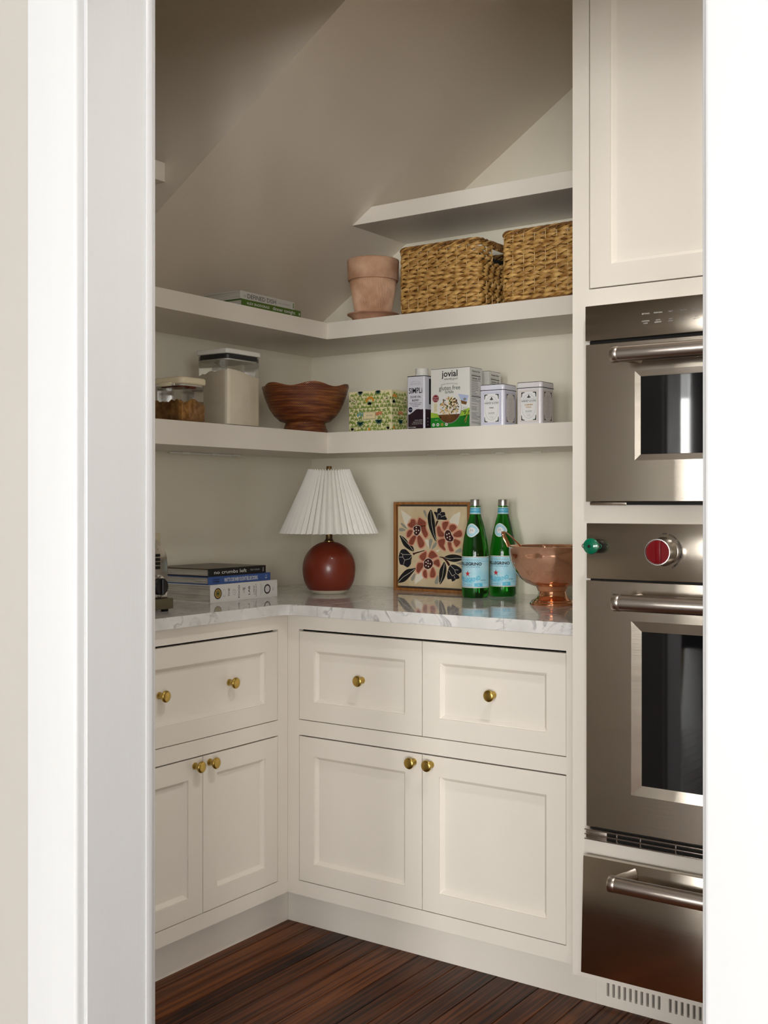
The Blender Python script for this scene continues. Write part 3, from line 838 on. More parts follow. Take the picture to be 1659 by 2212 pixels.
def bar_handle(x0, x1, z, y_door, y_bar, r, parent, drop=0.0):
    h = bpy.data.objects.new('handle', None); COL.objects.link(h); h.parent = parent
    bm = NB(); tube(bm, [(x0+0.017, y_bar, z), (x1-0.017, y_bar, z)], r, 28); obj('bar', bm, 'bar_steel', h, 50)
    for s_, xe in ((1, x0), (-1, x1)):
        bm = NB()
        prof = [(0, 0), (r*0.97, 0), (r*1.04, 0.0012), (r*1.04, 0.0158), (r*0.98, 0.017), (0, 0.017)]
        lathe(bm, [(a, s_*b) for a, b in prof], 28, 'x', (xe, y_bar, z))
        # curved bracket to the door
        pts = []
        for i in range(8):
            t = i/7.0
            pts.append((xe+s_*(0.0085+0.030*t**1.6), y_bar+(y_door-y_bar+0.004)*t, z+drop*t))
        tube(bm, pts, (0.0085, 0.0160), 12, rfn=lambda t: 1.0-0.12*math.sin(PI*t)+0.35*max(0, t-0.75))
        obj('bracket', bm, 'bar_steel', h, 50)
    return h

FY = -0.735-YO                 # front plane relative to things placed at y=YO
# upper: speed oven
mw = thing('speed_oven', 'upper stainless built-in oven with touch panel and small dark window', 'oven', (0, YO, 1.190))
zo = -1.190
slab_front('control_panel', OX0-0.001, OX1+0.001, 1.5562+zo, 1.6346+zo, FY, -0.0005, mw)
slab_front('shade_strip', OX0+0.004, OX1-0.004, 1.540+zo, 1.5562+zo, FY+0.012, -0.0005, mw, 'gap_shade')  # dark strip filling the gap, shade put into its colour
dm = oven_door(OX0, OX1, 1.1955+zo, 1.5480+zo, 1.5020, 1.9980, 1.2988+zo, 1.4694+zo, 0.0130, 0.0023, FY, mw)
bar_handle(1.4620, 2.0380, 1.5130+zo, FY, -0.796-YO, 0.0176, dm)
bm = NB(); box(bm, AX0+0.005, AX1-0.005, 0.0, 0.42, 1.220+zo, 1.610+zo); obj('cavity', bm, 'gap_shade', mw)
slab_front('bottom_vent', OX0+0.008, OX1-0.008, 1.188+zo, 1.1950+zo, FY+0.008, -0.0005, mw, 'gap_shade')
slab_front('bottom_trim', OX0+0.008, 1.468, 1.1872+zo, 1.1945+zo, FY+0.004, FY+0.0078, mw, 'stainless')
D = Decal(plane((0, FY, 1.5562+zo), (1, 0, 0), (0, 0, 1)), 0.0002, 0.0001)
for i, (a, b) in enumerate((('SETTINGS', 'CONTROL\nLOCK'), ('POPCORN', 'AUTO\nDEFROST'), ('MELT', 'SOFT\nSTART'), ('REHEAT', 'KEEP\nWARM'), ('GOURMET', 'ADD\nMINUTE'), ('CONV', 'START'), ('GRILL', 'STOP'))):
    xx = 1.5145+i*0.0282; m_ = 'print_white' if i < 2 else ('print_lightgrey' if i == 2 else 'print_grey')
    D.text(m_, a, xx, 0.0475, 0.0028, 1)
    for k, l in enumerate(b.split('\n')): D.text(m_, l, xx, 0.0315-0.0045*k, 0.0026, 1)
D.build('panel_lettering', mw)

# lower: wall oven
ov = thing('wall_oven', 'large stainless wall oven with red dial and tall dark window', 'oven', (0, YO, 0.430))
zo = -0.430
cp = slab_front('control_panel', OX0+0.002, OX1-0.002, 1.0227+zo, 1.1469+zo, FY, -0.0005, ov)
slab_front('shade_strip', OX0+0.006, OX1-0.006, 1.0150+zo, 1.0227+zo, FY+0.012, -0.0005, ov, 'gap_shade')  # painted shade between panel and door
do = oven_door(OX0+0.001, OX1-0.001, 0.4658+zo, 1.0185+zo, 1.5035, 1.9965, 0.5727+zo, 0.9104+zo, 0.0225, 0.0042, FY, ov)
bar_handle(1.4660, 2.0340, 0.9775+zo, FY, -0.796-YO, 0.0182, do)
bm = NB(); box(bm, AX0+0.005, AX1-0.005, 0.0, 0.50, 0.460+zo, 1.125+zo); obj('cavity', bm, 'gap_shade', ov)
# louvre strip below the door
slab_front('louvre_backing', OX0+0.006, OX1-0.006, 0.4350+zo, 0.4640+zo, FY+0.010, -0.0005, ov, 'gap_shade')
for zz in (0.4585, 0.4480, 0.4375):
    slab_front('louvre', OX0-0.0005, OX1+0.0005, zz+zo, zz+0.0025+zo, FY-0.006, FY+0.0098, ov, 'bar_steel', 0.0004)
for xx in (1.445, 1.50, 1.58, 1.66, 1.75, 1.85, 1.95):
    slab_front('louvre_post', xx, xx+0.002, 0.4392+zo, 0.4590+zo, FY+0.002, FY+0.0098, ov, 'bar_steel', 0.0002)
slab_front('louvre_end', OX0+0.0005, OX0+0.050, 0.4392+zo, 0.4590+zo, FY+0.001, FY+0.0098, ov, 'bar_steel', 0.0002)
# red dial
kx, kz = 1.5560, 1.0875+zo
kn = bpy.data.objects.new('dial', None); COL.objects.link(kn); kn.parent = ov
bm = NB(); lathe(bm, [(0.0315, 0.0), (0.0315, 0.004), (0.0300, 0.006), (0.0290, 0.036), (0.0282, 0.0395), (0.0268, 0.0395), (0.0262, 0.037), (0.0255, 0.037), (0, 0.037)], 44, '-y', (kx, FY, kz)); obj('bezel', bm, 'chrome', kn, 35)
bm = NB(); lathe(bm, [(0.0258, 0.0372), (0.0252, 0.0386), (0, 0.0386)], 44, '-y', (kx, FY, kz)); obj('dial_face', bm, 'red_enamel', kn, 40)
bm = NB(); box(bm, kx-0.0035, kx+0.0085, FY-0.0440, FY-0.0386, kz-0.0248, kz+0.0248, 0.0012, 2); obj('grip', bm, 'red_enamel', kn, 40)
D = Decal(plane((kx, FY, kz), (1, 0, 0), (0, 0, 1)), 0.0002, 0.0001)
for t_, an in (('OFF', 88), ('\u00d7CONV', 58), ('\u00d7BROIL', 25), ('WARM', -6), ('GOURMET', -42)):
    # lettering set around the dial
    a = math.radians(an); R_ = 0.0365
    D.text('print_black', t_, R_*math.cos(a), R_*math.sin(a), 0.0040, 1, rot=a-PI/2, arc=R_, bold=0.01)
D.build('dial_lettering', ov)

# warming drawer
wd = thing('warming_drawer', 'stainless warming drawer with a bar handle below the ovens', 'drawer', (0, YO, 0.130))
zo = -0.130
fr = bpy.data.objects.new('drawer_front', None)
bm = NB(); box(bm, OX0-0.001, OX1+0.001, -0.020, 0.0, 0.0, 0.2580, 0.0012, 2)
fr = obj('drawer_front', bm, 'stainless', wd, 40)
fr.location = (0, -0.7585-YO+0.020, 0.1429+zo); fr.rotation_euler = (-math.atan2(0.0125, 0.258), 0, 0)
bar_handle(1.4560, 2.0440, 0.2225, -0.020, -0.068, 0.0172, fr, 0.012)
bm = NB(); box(bm, OX0+0.01, OX1-0.01, -0.022, -0.0006, 0.150+zo, 0.3925+zo); obj('drawer_trim', bm, 'bar_steel', wd)
bm = NB(); box(bm, AX0+0.005, AX1-0.005, 0.0, 0.50, 0.170+zo, 0.380+zo); obj('drawer_box', bm, 'gap_shade', wd)

# little green pot magnet
mg = thing('pot_magnet', 'tiny green lidded pot magnet stuck on the oven control panel', 'magnet', (1.3930, -0.7355, 1.0960))
bm = NB(); lathe(bm, [(0, 0.0), (0.0125, 0.0), (0.0165, 0.004), (0.0172, 0.012), (0.0172, 0.0145)], 32, '-y'); obj('pot', bm, 'dark_steel', mg, 40)
bm = NB(); lathe(bm, [(0.0180, 0.0146), (0.0182, 0.017), (0.0172, 0.0195), (0.0125, 0.0218), (0.0118, 0.0214), (0.0085, 0.0228), (0.0080, 0.0224), (0, 0.0236)], 32, '-y'); ld = obj('lid', bm, 'green_enamel', mg, 40)
bm = NB(); lathe(bm, [(0.0015, 0.0235), (0.0018, 0.0255), (0.0036, 0.0262), (0.0036, 0.0275), (0, 0.0282)], 18, '-y'); obj('lid_knob', bm, 'black_plastic', ld, 40)
for s_ in (-1, 1):
    bm = NB(); tube(bm, [(s_*(0.0165+0.0068*math.sin(a)), -0.0125, 0.0052*math.cos(a)) for a in [PI*i/8 for i in range(9)]], 0.0009, 8); obj('side_handle', bm, 'dark_steel' if s_ < 0 else 'green_enamel', mg, 50)

# ------------------------------------------------------------------ lamp
LC = (0.3270, -0.3243)
lp = thing('table_lamp', 'round red ceramic table lamp with a white pleated shade in the corner', 'lamp', (LC[0], LC[1], CZ1))
bm = NB()
prof = [(0, 0.0), (0.0455, 0.0), (0.0500, 0.0015), (0.0610, 0.0118), (0, 0.0119)]
lathe(bm, prof, 56); obj('foot', bm, 'raw_clay', lp, 40)
bm = NB(); pr = []
kp = [(0.0615, 0.0118), (0.0680, 0.0205), (0.0745, 0.0340), (0.0788, 0.0490), (0.0812, 0.0660), (0.0815, 0.0800), (0.0797, 0.0960), (0.0745, 0.1120), (0.0660, 0.1270), (0.0545, 0.1395), (0.0412, 0.1492), (0.0282, 0.1555), (0.0150, 0.1592)]
for i in range(1, len(kp)-2):
    p0, p1, p2, p3 = [Vector(kp[i+q]) for q in (-1, 0, 1, 2)]
    if i == 1: pr += [kp[0], tuple((Vector(kp[0])+Vector(kp[1]))/2+Vector((0.0004, 0)))]
    for j in range(6):
        t = j/6; v = 0.5*((2*p1)+(-p0+p2)*t+(2*p0-5*p1+4*p2-p3)*t*t+(-p0+3*p1-3*p2+p3)*t**3)
        pr.append((v.x+0.00022*(j % 2), v.y))
pr += [kp[-2], kp[-1], (0, 0.1582)]
lathe(bm, pr, 64); obj('body', bm, 'red_glaze', lp, 60)
bm = NB(); lathe(bm, [(0.0155, 0.1565), (0.0155, 0.1615), (0.0125, 0.1640), (0.0105, 0.168), (0.0105, 0.190), (0.006, 0.192), (0.004, 0.30), (0, 0.30)], 28); obj('neck', bm, 'aged_brass', lp, 50)
bm = NB()
NP = 46; zt_, zb_ = 0.3785, 0.1860
nz = 7; rows = []
for k in range(nz):
    t = k/(nz-1); row = []
    for i in range(2*NP):
        a = 2*PI*i/(2*NP); out = (i % 2 == 0)
        am = 0.0060+0.0062*t; r = 0.0615+(0.1475-0.0615)*t
        rr = r+(am*0.45 if out else -am*0.55)
        zz = zt_+(zb_-zt_)*t + (0.0035*(1 if out else -1) if k == 0 else 0) + (-0.0010 if (k == nz-1 and out) else 0)
        row.append(bm.verts.new((rr*math.cos(a), rr*math.sin(a), zz)))
    rows.append(row)
for a, b in zip(rows[:-1], rows[1:]):
    for i in range(2*NP): bm.faces.new((a[i], a[(i+1) % (2*NP)], b[(i+1) % (2*NP)], b[i]))
shd = obj('shade', bm, 'shade_fabric', lp)
sm_ = shd.modifiers.new('thick', 'SOLIDIFY'); sm_.thickness = 0.0007
bm = NB(); lathe(bm, [(0, 0.368), (0.0085, 0.368), (0.0085, 0.3895), (0.0075, 0.3910), (0, 0.3910)], 24)
tube(bm, [(0.055*math.cos(a), 0.055*math.sin(a), 0.3675) for a in [2*PI*i/30 for i in range(30)]], 0.0012, 6, True)
for k in range(3):
    a = 2*PI*k/3; tube(bm, [(0, 0, 0.3675), (0.055*math.cos(a), 0.055*math.sin(a), 0.3675)], 0.0012, 6)
obj('finial', bm, 'aged_brass', lp, 50)

# ------------------------------------------------------------------ framed flower picture
PX0, PX1, PYF, PH = 0.4145, 0.6960, -0.1020, 0.2810
pt = thing('framed_picture', 'square oak-framed picture of rust flowers and black leaves behind the bottles', 'picture', ((PX0+PX1)/2, PYF, CZ1))
W_ = PX1-PX0; hw = W_/2; fw = 0.0085; dp = 0.036
for nm, (a, b, c, d_) in (('frame_side', (-hw, -hw+fw, 0, PH)), ('frame_side', (hw-fw, hw, 0, PH)), ('frame_rail', (-hw+fw, hw-fw, 0, fw)), ('frame_rail', (-hw+fw, hw-fw, PH-fw, PH))):
    bm = NB(); box(bm, a, b, 0, dp, c, d_, 0.0008); obj(nm, bm, 'frame_oak', pt)
bm = NB(); box(bm, -hw+fw, hw-fw, 0.028, dp-0.001, fw, PH-fw); obj('backing', bm, 'shadow_liner', pt)
cu0, cu1, cv0, cv1 = -hw+fw+0.0045, hw-fw-0.0045, fw+0.0055, PH-fw-0.0055
bm = NB(); box(bm, cu0, cu1, 0.006, 0.028, cv0, cv1, 0.0008); cvs = obj('canvas', bm, 'canvas', pt)
def AP(x, y):        # picture grid 0..1425 by 0..1640
    u = (x-128)/1422.0
    top = 176+6*u; bot = 1800+62*u
    v = 1-(y-top)/(bot-top)
    return (cu0+(cu1-cu0)*u, cv0+(cv1-cv0)*v)
D = Decal(plane((0, 0.006, 0), (1, 0, 0), (0, 0, 1)), 0.0003, 0.00018)
def art(m, pts, layer, n=4): D.poly(m, [AP(*p) for p in (catmull(pts, n) if n > 1 else pts)], layer)
def grow(pts, d):
    cx_ = sum(p[0] for p in pts)/len(pts); cy_ = sum(p[1] for p in pts)/len(pts); out = []
    for x, y in pts:
        L_ = math.hypot(x-cx_, y-cy_); out.append((cx_+(x-cx_)*(L_+d)/L_, cy_+(y-cy_)*(L_+d)/L_))
    return out
# pale pointed shapes behind
for t_ in ([(195, 245), (300, 310), (420, 400), (350, 480), (330, 620), (270, 520), (230, 390)], [(1418, 285), (1420, 360), (1375, 580), (1250, 540), (1190, 470), (1280, 360)],
           [(485, 1775), (510, 1600), (600, 1480), (720, 1560), (650, 1660)], [(700, 860), (770, 850), (800, 1050), (740, 960)], [(920, 1080), (1030, 1050), (960, 1110)]):
    art('art_white', t_, 0, 1)
# grey drops
for t_ in ([(735, 415), (690, 340), (668, 275), (690, 250), (722, 285), (738, 350)], [(330, 640), (250, 600), (195, 540), (210, 512), (260, 545), (310, 600)],
           [(300, 660), (220, 690), (155, 675), (160, 630), (220, 618)], [(800, 1050), (785, 940), (800, 850), (835, 840), (860, 880), (830, 980)],
           [(840, 1050), (870, 970), (920, 910), (950, 920), (930, 990), (880, 1040)], [(1310, 1120), (1360, 1060), (1440, 1030), (1440, 1110), (1370, 1125)],
           [(1335, 1335), (1400, 1318), (1460, 1320), (1460, 1370), (1390, 1362)], [(500, 1545), (490, 1640), (440, 1705), (405, 1660), (440, 1590)],
           [(965, 1575), (985, 1680), (960, 1765), (905, 1745), (920, 1670)]):
    art('art_grey', t_, 0)
flowers = [
 [[(370, 590), (350, 545), (400, 500), (415, 450), (490, 450), (510, 530), (480, 590), (430, 615)], [(550, 590), (555, 490), (585, 415), (650, 450), (715, 500), (715, 560), (650, 575)],
  [(625, 640), (640, 590), (705, 585), (730, 660), (765, 750), (720, 815), (670, 760)], [(330, 720), (370, 665), (440, 665), (435, 720), (380, 800), (330, 800)],
  [(370, 900), (430, 800), (515, 765), (505, 840), (450, 960), (380, 950)], [(545, 830), (580, 770), (640, 830), (690, 930), (665, 1000), (600, 1020), (560, 940)]],
 [[(1065, 520), (1130, 490), (1185, 500), (1160, 590), (1110, 665), (1070, 620)], [(1200, 660), (1215, 570), (1290, 550), (1345, 600), (1310, 660), (1240, 700)],
  [(1280, 770), (1320, 710), (1410, 665), (1455, 720), (1440, 790), (1340, 805)], [(1290, 900), (1300, 845), (1400, 880), (1415, 930), (1350, 1005), (1310, 960)],
  [(1175, 910), (1235, 905), (1250, 1000), (1290, 1080), (1220, 1095), (1185, 1010)], [(980, 870), (1100, 840), (1110, 920), (1090, 980), (1125, 1050), (1100, 1075), (1010, 1000), (985, 950)],
  [(955, 610), (1005, 590), (1040, 670), (1100, 740), (1080, 795), (990, 790), (960, 710)]],
 [[(595, 1190), (680, 1120), (730, 1110), (725, 1210), (680, 1290), (615, 1250)], [(775, 1200), (810, 1110), (870, 1090), (960, 1190), (900, 1225), (830, 1250)],
  [(875, 1350), (890, 1300), (980, 1260), (1010, 1370), (980, 1410), (920, 1370)], [(530, 1430), (560, 1340), (660, 1335), (670, 1400), (610, 1490), (570, 1540), (530, 1500)],
  [(670, 1510), (720, 1470), (745, 1560), (740, 1635), (690, 1625), (665, 1570)], [(815, 1540), (860, 1420), (910, 1500), (920, 1570), (890, 1625), (820, 1620)]]]
centers = [([(470, 660), (470, 600), (540, 570), (600, 590), (615, 660), (580, 740), (530, 775), (480, 740)], [(525, 608), (523, 660), (482, 680), (572, 668), (525, 716)]),
           ([(1120, 700), (1170, 660), (1225, 690), (1250, 760), (1290, 830), (1250, 895), (1160, 880), (1110, 800)], [(1155, 752), (1197, 733), (1163, 815), (1213, 795), (1215, 848)]),
           ([(700, 1280), (770, 1240), (840, 1270), (870, 1340), (840, 1420), (760, 1460), (690, 1420), (682, 1350)], [(770, 1290), (728, 1318), (768, 1343), (815, 1350), (727, 1388), (777, 1405)])]
for fl, (cp_, dots) in zip(flowers, centers):
    for q in fl: art('art_peach', grow(q, 26), 1)
    for q in fl: art('art_rust', q, 2)
    art('art_white', grow(cp_, 9), 3); art('art_maroon', cp_, 4)
    for q in dots:
        a = AP(*q); D.disc('art_white', a[0], a[1], 0.0024, None, 5, 10)
leaves = [([(838, 250), (905, 480), (915, 640), (930, 800), (942, 890), (900, 860), (800, 640), (760, 440), (775, 320)], [(825, 270), (835, 500), (880, 720), (935, 880)]),
          ([(172, 772), (260, 810), (330, 880), (370, 960), (450, 1000), (470, 1095), (380, 1070), (260, 980), (200, 860)], [(200, 790), (300, 890), (390, 990), (455, 1080)]),
          ([(130, 1725), (170, 1620), (300, 1480), (430, 1450), (510, 1445), (430, 1560), (300, 1700), (190, 1740)], [(140, 1725), (250, 1620), (380, 1540), (490, 1460)]),
          ([(1100, 1220), (1200, 1165), (1330, 1160), (1450, 1200), (1460, 1260), (1330, 1310), (1200, 1290)], [(1110, 1225), (1220, 1250), (1340, 1235), (1450, 1240)]),
          ([(1105, 1310), (1145, 1440), (1120, 1600), (1060, 1720), (1010, 1765), (995, 1640), (1005, 1480), (1060, 1370)], [(1105, 1340), (1080, 1500), (1060, 1620), (1015, 1750)])]
for pl, rb in leaves:
    art('art_black', pl, 2); D.line('art_white', [AP(*p) for p in rb], 0.0011, 3)
tulips = [([(965, 225), (1035, 220), (1045, 290), (1110, 300), (1125, 380), (1155, 430), (1130, 455), (1010, 448), (955, 450), (925, 370), (892, 310), (910, 285), (955, 300)],
           [[(960, 450), (975, 330), (1045, 360)], [(1030, 395), (1120, 365)], [(1000, 335), (1040, 285)]]),
          ([(200, 1070), (290, 1055), (370, 1120), (430, 1195), (415, 1290), (405, 1360), (340, 1425), (255, 1380), (180, 1360), (150, 1240), (155, 1180)],
           [[(190, 1130), (240, 1160), (410, 1165)], [(235, 1160), (240, 1220), (280, 1275), (380, 1250), (425, 1195)], [(155, 1215), (240, 1215)], [(280, 1275), (250, 1370)]]),
          ([(1215, 1385), (1330, 1375), (1440, 1450), (1440, 1520), (1385, 1560), (1405, 1640), (1330, 1665), (1310, 1690), (1255, 1705), (1240, 1660), (1170, 1660), (1160, 1560)],
           [[(1195, 1480), (1260, 1595), (1320, 1565)], [(1225, 1385), (1310, 1470), (1385, 1475)], [(1310, 1470), (1330, 1540), (1390, 1580)], [(1300, 1600), (1320, 1650)]])]
for pl, ls in tulips:
    art('art_navy', pl, 2)
    for l in ls: D.line('art_white', [AP(*p) for p in l], 0.0010, 3)
for t_ in ([(945, 475), (980, 480), (930, 590), (918, 600), (922, 540)], [(445, 1125), (480, 1125), (690, 1072), (680, 1090), (500, 1150), (465, 1178)], [(980, 1210), (1080, 1208), (1150, 1270), (1215, 1360), (1185, 1395), (1120, 1290), (1060, 1232)]):
    art('art_maroon', t_, 1, 2)
D.build('flower_print', cvs)

# ------------------------------------------------------------------ water bottles
def bottle(label, x, y, turn):
    t = thing('water_bottle', label, 'bottle', (x, y, CZ1), turn, 'green water bottles')
    P_ = [(0, 0.004), (0.024, 0.0), (0.036, 0.001), (0.0388, 0.006), (0.0394, 0.014), (0.0394, 0.125), (0.0388, 0.136), (0.0370, 0.152), (0.0335, 0.175), (0.0285, 0.200), (0.0235, 0.220), (0.0185, 0.236), (0.0158, 0.248), (0.0148, 0.262), (0.0146, 0.278), (0.0, 0.278)]
    bm = NB(); lathe(bm, P_, 48); obj('glass', bm, 'green_glass', t, 50)
    bm = NB(); lathe(bm, [(0.0152, 0.2690), (0.0162, 0.2700), (0.0160, 0.2730), (0.0152, 0.2738), (0.0152, 0.2862), (0.0146, 0.2880), (0, 0.2882)], 36); cp_ = obj('cap', bm, 'cap_metal', t, 40)
    bm = NB(); lathe(bm, [(0.0125, 0.2883), (0.0125, 0.2886), (0, 0.2886)], 24); obj('cap_top', bm, 'dark_steel', cp_)
    # main label wraps the body
    R_ = 0.0396
    def cyl(u, v, o): a = u/R_-PI/2; return Vector(((R_+o)*math.cos(a), (R_+o)*math.sin(a), v))
    def cone(u, v, o):
        tt = (v-0.152)/(0.2475-0.152)
        for (r0, z0), (r1, z1) in zip(P_[6:-2], P_[7:-1]):
            if z0 <= v <= z1: r = r0+(r1-r0)*(v-z0)/(z1-z0); break
        else: r = 0.0150
        a = u/r-PI/2; return Vector(((r+o+0.0003)*math.cos(a), (r+o+0.0003)*math.sin(a), v))
    z0, z1 = 0.0305, 0.1215; HW = 0.088
    D = Decal(cyl, 0.0002, 0.00010)
    D.rect('label_white', -HW, z0, HW, z1, 0, 48)
    D.rect('label_navy', -HW, z0+0.0022, HW, z0+0.0030, 1, 48); D.rect('label_navy', -HW, z1-0.0030, HW, z1-0.0022, 1, 48)
    D.rect('label_blue', -HW, z0+0.0030, HW, z1-0.0030, 1, 48)
    def row(m, s_, v, h, u0=-0.030, w=None, **k): D.text(m, s_, u0, v, h, 3, w=w, **k)
    D.text('label_navy', 'TERME DI S.PELLEGRINO TERME BERGAMO ITALY', -0.010, z1-0.0108, 0.0022, 3, w=0.062)
    D.rect('label_cyan', -HW, z1-0.0142, HW, z1-0.0134, 2, 48)
    D.text('print_black', 'S.PELLEGRINO', -0.0175, z1-0.0255, 0.0086, 3, w=0.082, bold=0.04)
    D.text('label_navy', 'SPARKLING NATURAL MINERAL WATER', -0.015, z1-0.0315, 0.0026, 3, w=0.066)
    # red star
    for (sc, m_, ly) in ((0.0110, 'label_navy', 2), (0.0098, 'label_blue', 3), (0.0084, 'star_red', 4)):
        pts = []
        for i in range(10):
            a = PI/2+PI*i/5; r = sc if i % 2 == 0 else sc*0.40; pts.append((-0.0190+r*math.cos(a), 0.0715+r*math.sin(a)))
        D.blob(m_, pts, ly)
    D.text('label_cyan', 'S.PELLEGRINO', -0.0175, 0.0475, 0.0115, 3, w=0.080, bold=0.04, arc=-0.085)
    D.text('label_navy', 'Sanpellegrino', 0.028, 0.0520, 0.0030, 4, w=0.018, shear=0.25)
    D.rect('label_cyan', -HW, 0.0440, HW, 0.0448, 2, 48)
    D.text('label_navy', '25.3 FL OZ (750 mL)', -0.020, 0.0372, 0.0028, 3, w=0.034)
    D.rect('label_cyan', 0.001, 0.0342, 0.026, 0.0435, 2, 10); D.text('label_white', '750', 0.0135, 0.0370, 0.0036, 3)
    D.build('label', t)
    D = Decal(cone, 0.0002, 0.00010)
    ns = 13
    for q in range(ns):
        va, vb = 0.2455+0.0015*q, 0.2455+0.0015*(q+1)
        D.rect('label_white', -0.036, va, 0.036, vb, 0, 36)
        if 0 < q < ns-1: D.rect('label_cyan', -0.036, va, 0.036, vb, 1, 36)
    for k in range(4): D.text('label_white' if k % 2 else 'label_navy', 'S.PELLEGRINO \u2022 ITALY', 0, 0.2600-0.0040*k, 0.0022, 2, w=0.036)
    D.rect('label_white', -0.036, 0.2705, 0.036, 0.2720, 0, 36)
    D.build('neck_label', t)
    D = Decal(cone, 0.0004, 0.00016)
    cu, cv = -0.007, 0.1965
    def egg(s_): return catmull([(cu-0.0165*s_, cv-0.002*s_), (cu-0.0125*s_, cv+0.0120*s_), (cu-0.001*s_, cv+0.0190*s_), (cu+0.011*s_, cv+0.0125*s_), (cu+0.0190*s_, cv+0.0010*s_), (cu+0.0150*s_, cv-0.0070*s_), (cu+0.001*s_, cv-0.0165*s_), (cu-0.0115*s_, cv-0.0125*s_)], 5)
    D.blob('label_white', egg(1.13), 0, 12); D.blob('label_blue', egg(1.02), 1, 12)
    D.ring('label_cyan', cu-0.0005, cv+0.001, 0.0136, 0.0141, 2); D.blob('label_white', [(cu-0.0005+0.0102*math.cos(2*PI*i/24), cv+0.001+0.0102*math.sin(2*PI*i/24)) for i in range(24)], 2, 8); D.ring('label_cyan', cu-0.0005, cv+0.001, 0.0102, 0.0106, 3)
    D.rect('print_grey', cu-0.0052, cv-0.0030, cu+0.0040, cv+0.0005, 3); D.rect('label_white', cu-0.0044, cv-0.0026, cu+0.0032, cv-0.0014, 4)
    for q in (-0.0035, 0.0025): D.disc('print_black', cu+q, cv+0.0030, 0.0008, 0.0011, 3, 8)
    D.rect('print_grey', cu-0.0022, cv+0.0005, cu+0.0012, cv+0.0022, 3)
    D.text('label_cyan', '1899', cu-0.0005, cv-0.0080, 0.0018, 3); D.disc('star_red', cu+0.0150, cv-0.0005, 0.0009, None, 3, 8)
    D.text('label_cyan', 'SAN PELLEGRINO', cu-0.0005, cv+0.0110, 0.0020, 3, w=0.022, arc=0.0115)
    D.build('crest_label', t)
    return t
TA = 0.36        # labels turned towards the viewer
bottle('green mineral water bottle in front of the framed picture', 0.7706, -0.1950, TA+0.06)
bottle('green mineral water bottle partly hidden by the copper bowl', 0.8134, -0.1037, TA+0.06)

# ------------------------------------------------------------------ copper bowl
bw = thing('copper_bowl', 'hammered copper pedestal bowl with a bent handle on the counter', 'bowl', (1.0627, -0.2794, CZ1))
bm = NB()
lathe(bm, [(0.030, 0.050), (0.052, 0.0515), (0.0720, 0.0600), (0.0885, 0.0745), (0.0985, 0.0880), (0.1070, 0.1030), (0.1135, 0.1200), (0.1175, 0.1380), (0.1185, 0.1560), (0.1215, 0.1580), (0.1218, 0.1600), (0.1195, 0.1612),
           (0.1165, 0.1595), (0.1155, 0.1400), (0.1110, 0.1180), (0.1030, 0.0990), (0.0900, 0.0790), (0.0700, 0.0640), (0.045, 0.0560), (0, 0.0550)], 72)
obj('bowl', bm, 'copper', bw, 60)
bm = NB()
lathe(bm, [(0, 0.0), (0.0590, 0.0), (0.0610, 0.0015), (0.0605, 0.0050), (0.0585, 0.0080), (0.0560, 0.0090), (0.0545, 0.0130), (0.0500, 0.0150), (0.0480, 0.0170), (0.0440, 0.0200), (0.0395, 0.0260), (0.0375, 0.0330), (0.0370, 0.0370), (0.0395, 0.0385), (0.0400, 0.0420), (0.0440, 0.0500), (0.0440, 0.0518), (0, 0.0518)], 64)
obj('foot', bm, 'copper_foot', bw, 35)
rv = Vector((math.cos(TH), math.sin(TH), 0)); fv = Vector((-math.sin(TH), math.cos(TH), 0))
bm = NB()
key = [(-0.079, 0.1520, 0.020), (-0.090, 0.1655, 0.018), (-0.108, 0.1825, 0.012), (-0.122, 0.1945, 0.004), (-0.1295, 0.1985, -0.002), (-0.1345, 0.1975, -0.006), (-0.1345, 0.1925, -0.009), (-0.1300, 0.1820, -0.012), (-0.1240, 0.1700, -0.013), (-0.1195, 0.1600, -0.012)]
tube(bm, [rv*a+Vector((0, 0, b))+fv*c for a, b, c in key], (0.0060, 0.0018), 10)
obj('handle', bm, 'copper_foot', bw, 50)

# ------------------------------------------------------------------ books
def book(name, label, cat_group, x_spine, y0, y1, z0, t, width, cover, top, spine, edge='paper_pages', soft=False, rot=0.0):
    b = thing(name, label, 'book', (x_spine, (y0+y1)/2, z0), rot, cat_group)
    L_ = (y1-y0)/2; ct_ = 0.0012 if soft else 0.0026; ov_ = 0.0005 if soft else 0.003
    bm = NB(); box(bm, -width, -0.0005, -L_, L_, 0, ct_, 0.0004); obj('back_cover', bm, cover, b)
    bm = NB(); box(bm, -width, -0.0005, -L_, L_, t-ct_, t, 0.0004); obj('front_cover', bm, top, b)
    bm = NB()
    n = 6; pr = [(-0.0022, 0.0), (-0.0022, t)]
    out = [(-0.0004+0.0004*math.sin(PI*i/n), t*(1-i/n)) for i in range(n+1)]
    prism(bm, [( -0.0024, 0), (-0.0024, t)]+out, -L_, L_, 'y') if False else box(bm, -0.0024, 0, -L_, L_, 0, t, 0.0004)
    obj('spine', bm, cover, b)
    bm = NB(); box(bm, -width+ov_, -0.0026, -L_+ov_, L_-ov_, ct_, t-ct_); obj('page_block', bm, edge, b)
    D = Decal(plane((0, -L_, 0), (0, 1, 0), (0, 0, 1)), 0.0002, 0.0001)
    spine(D, 2*L_, t)
    D.build('spine_print', b)
    return b

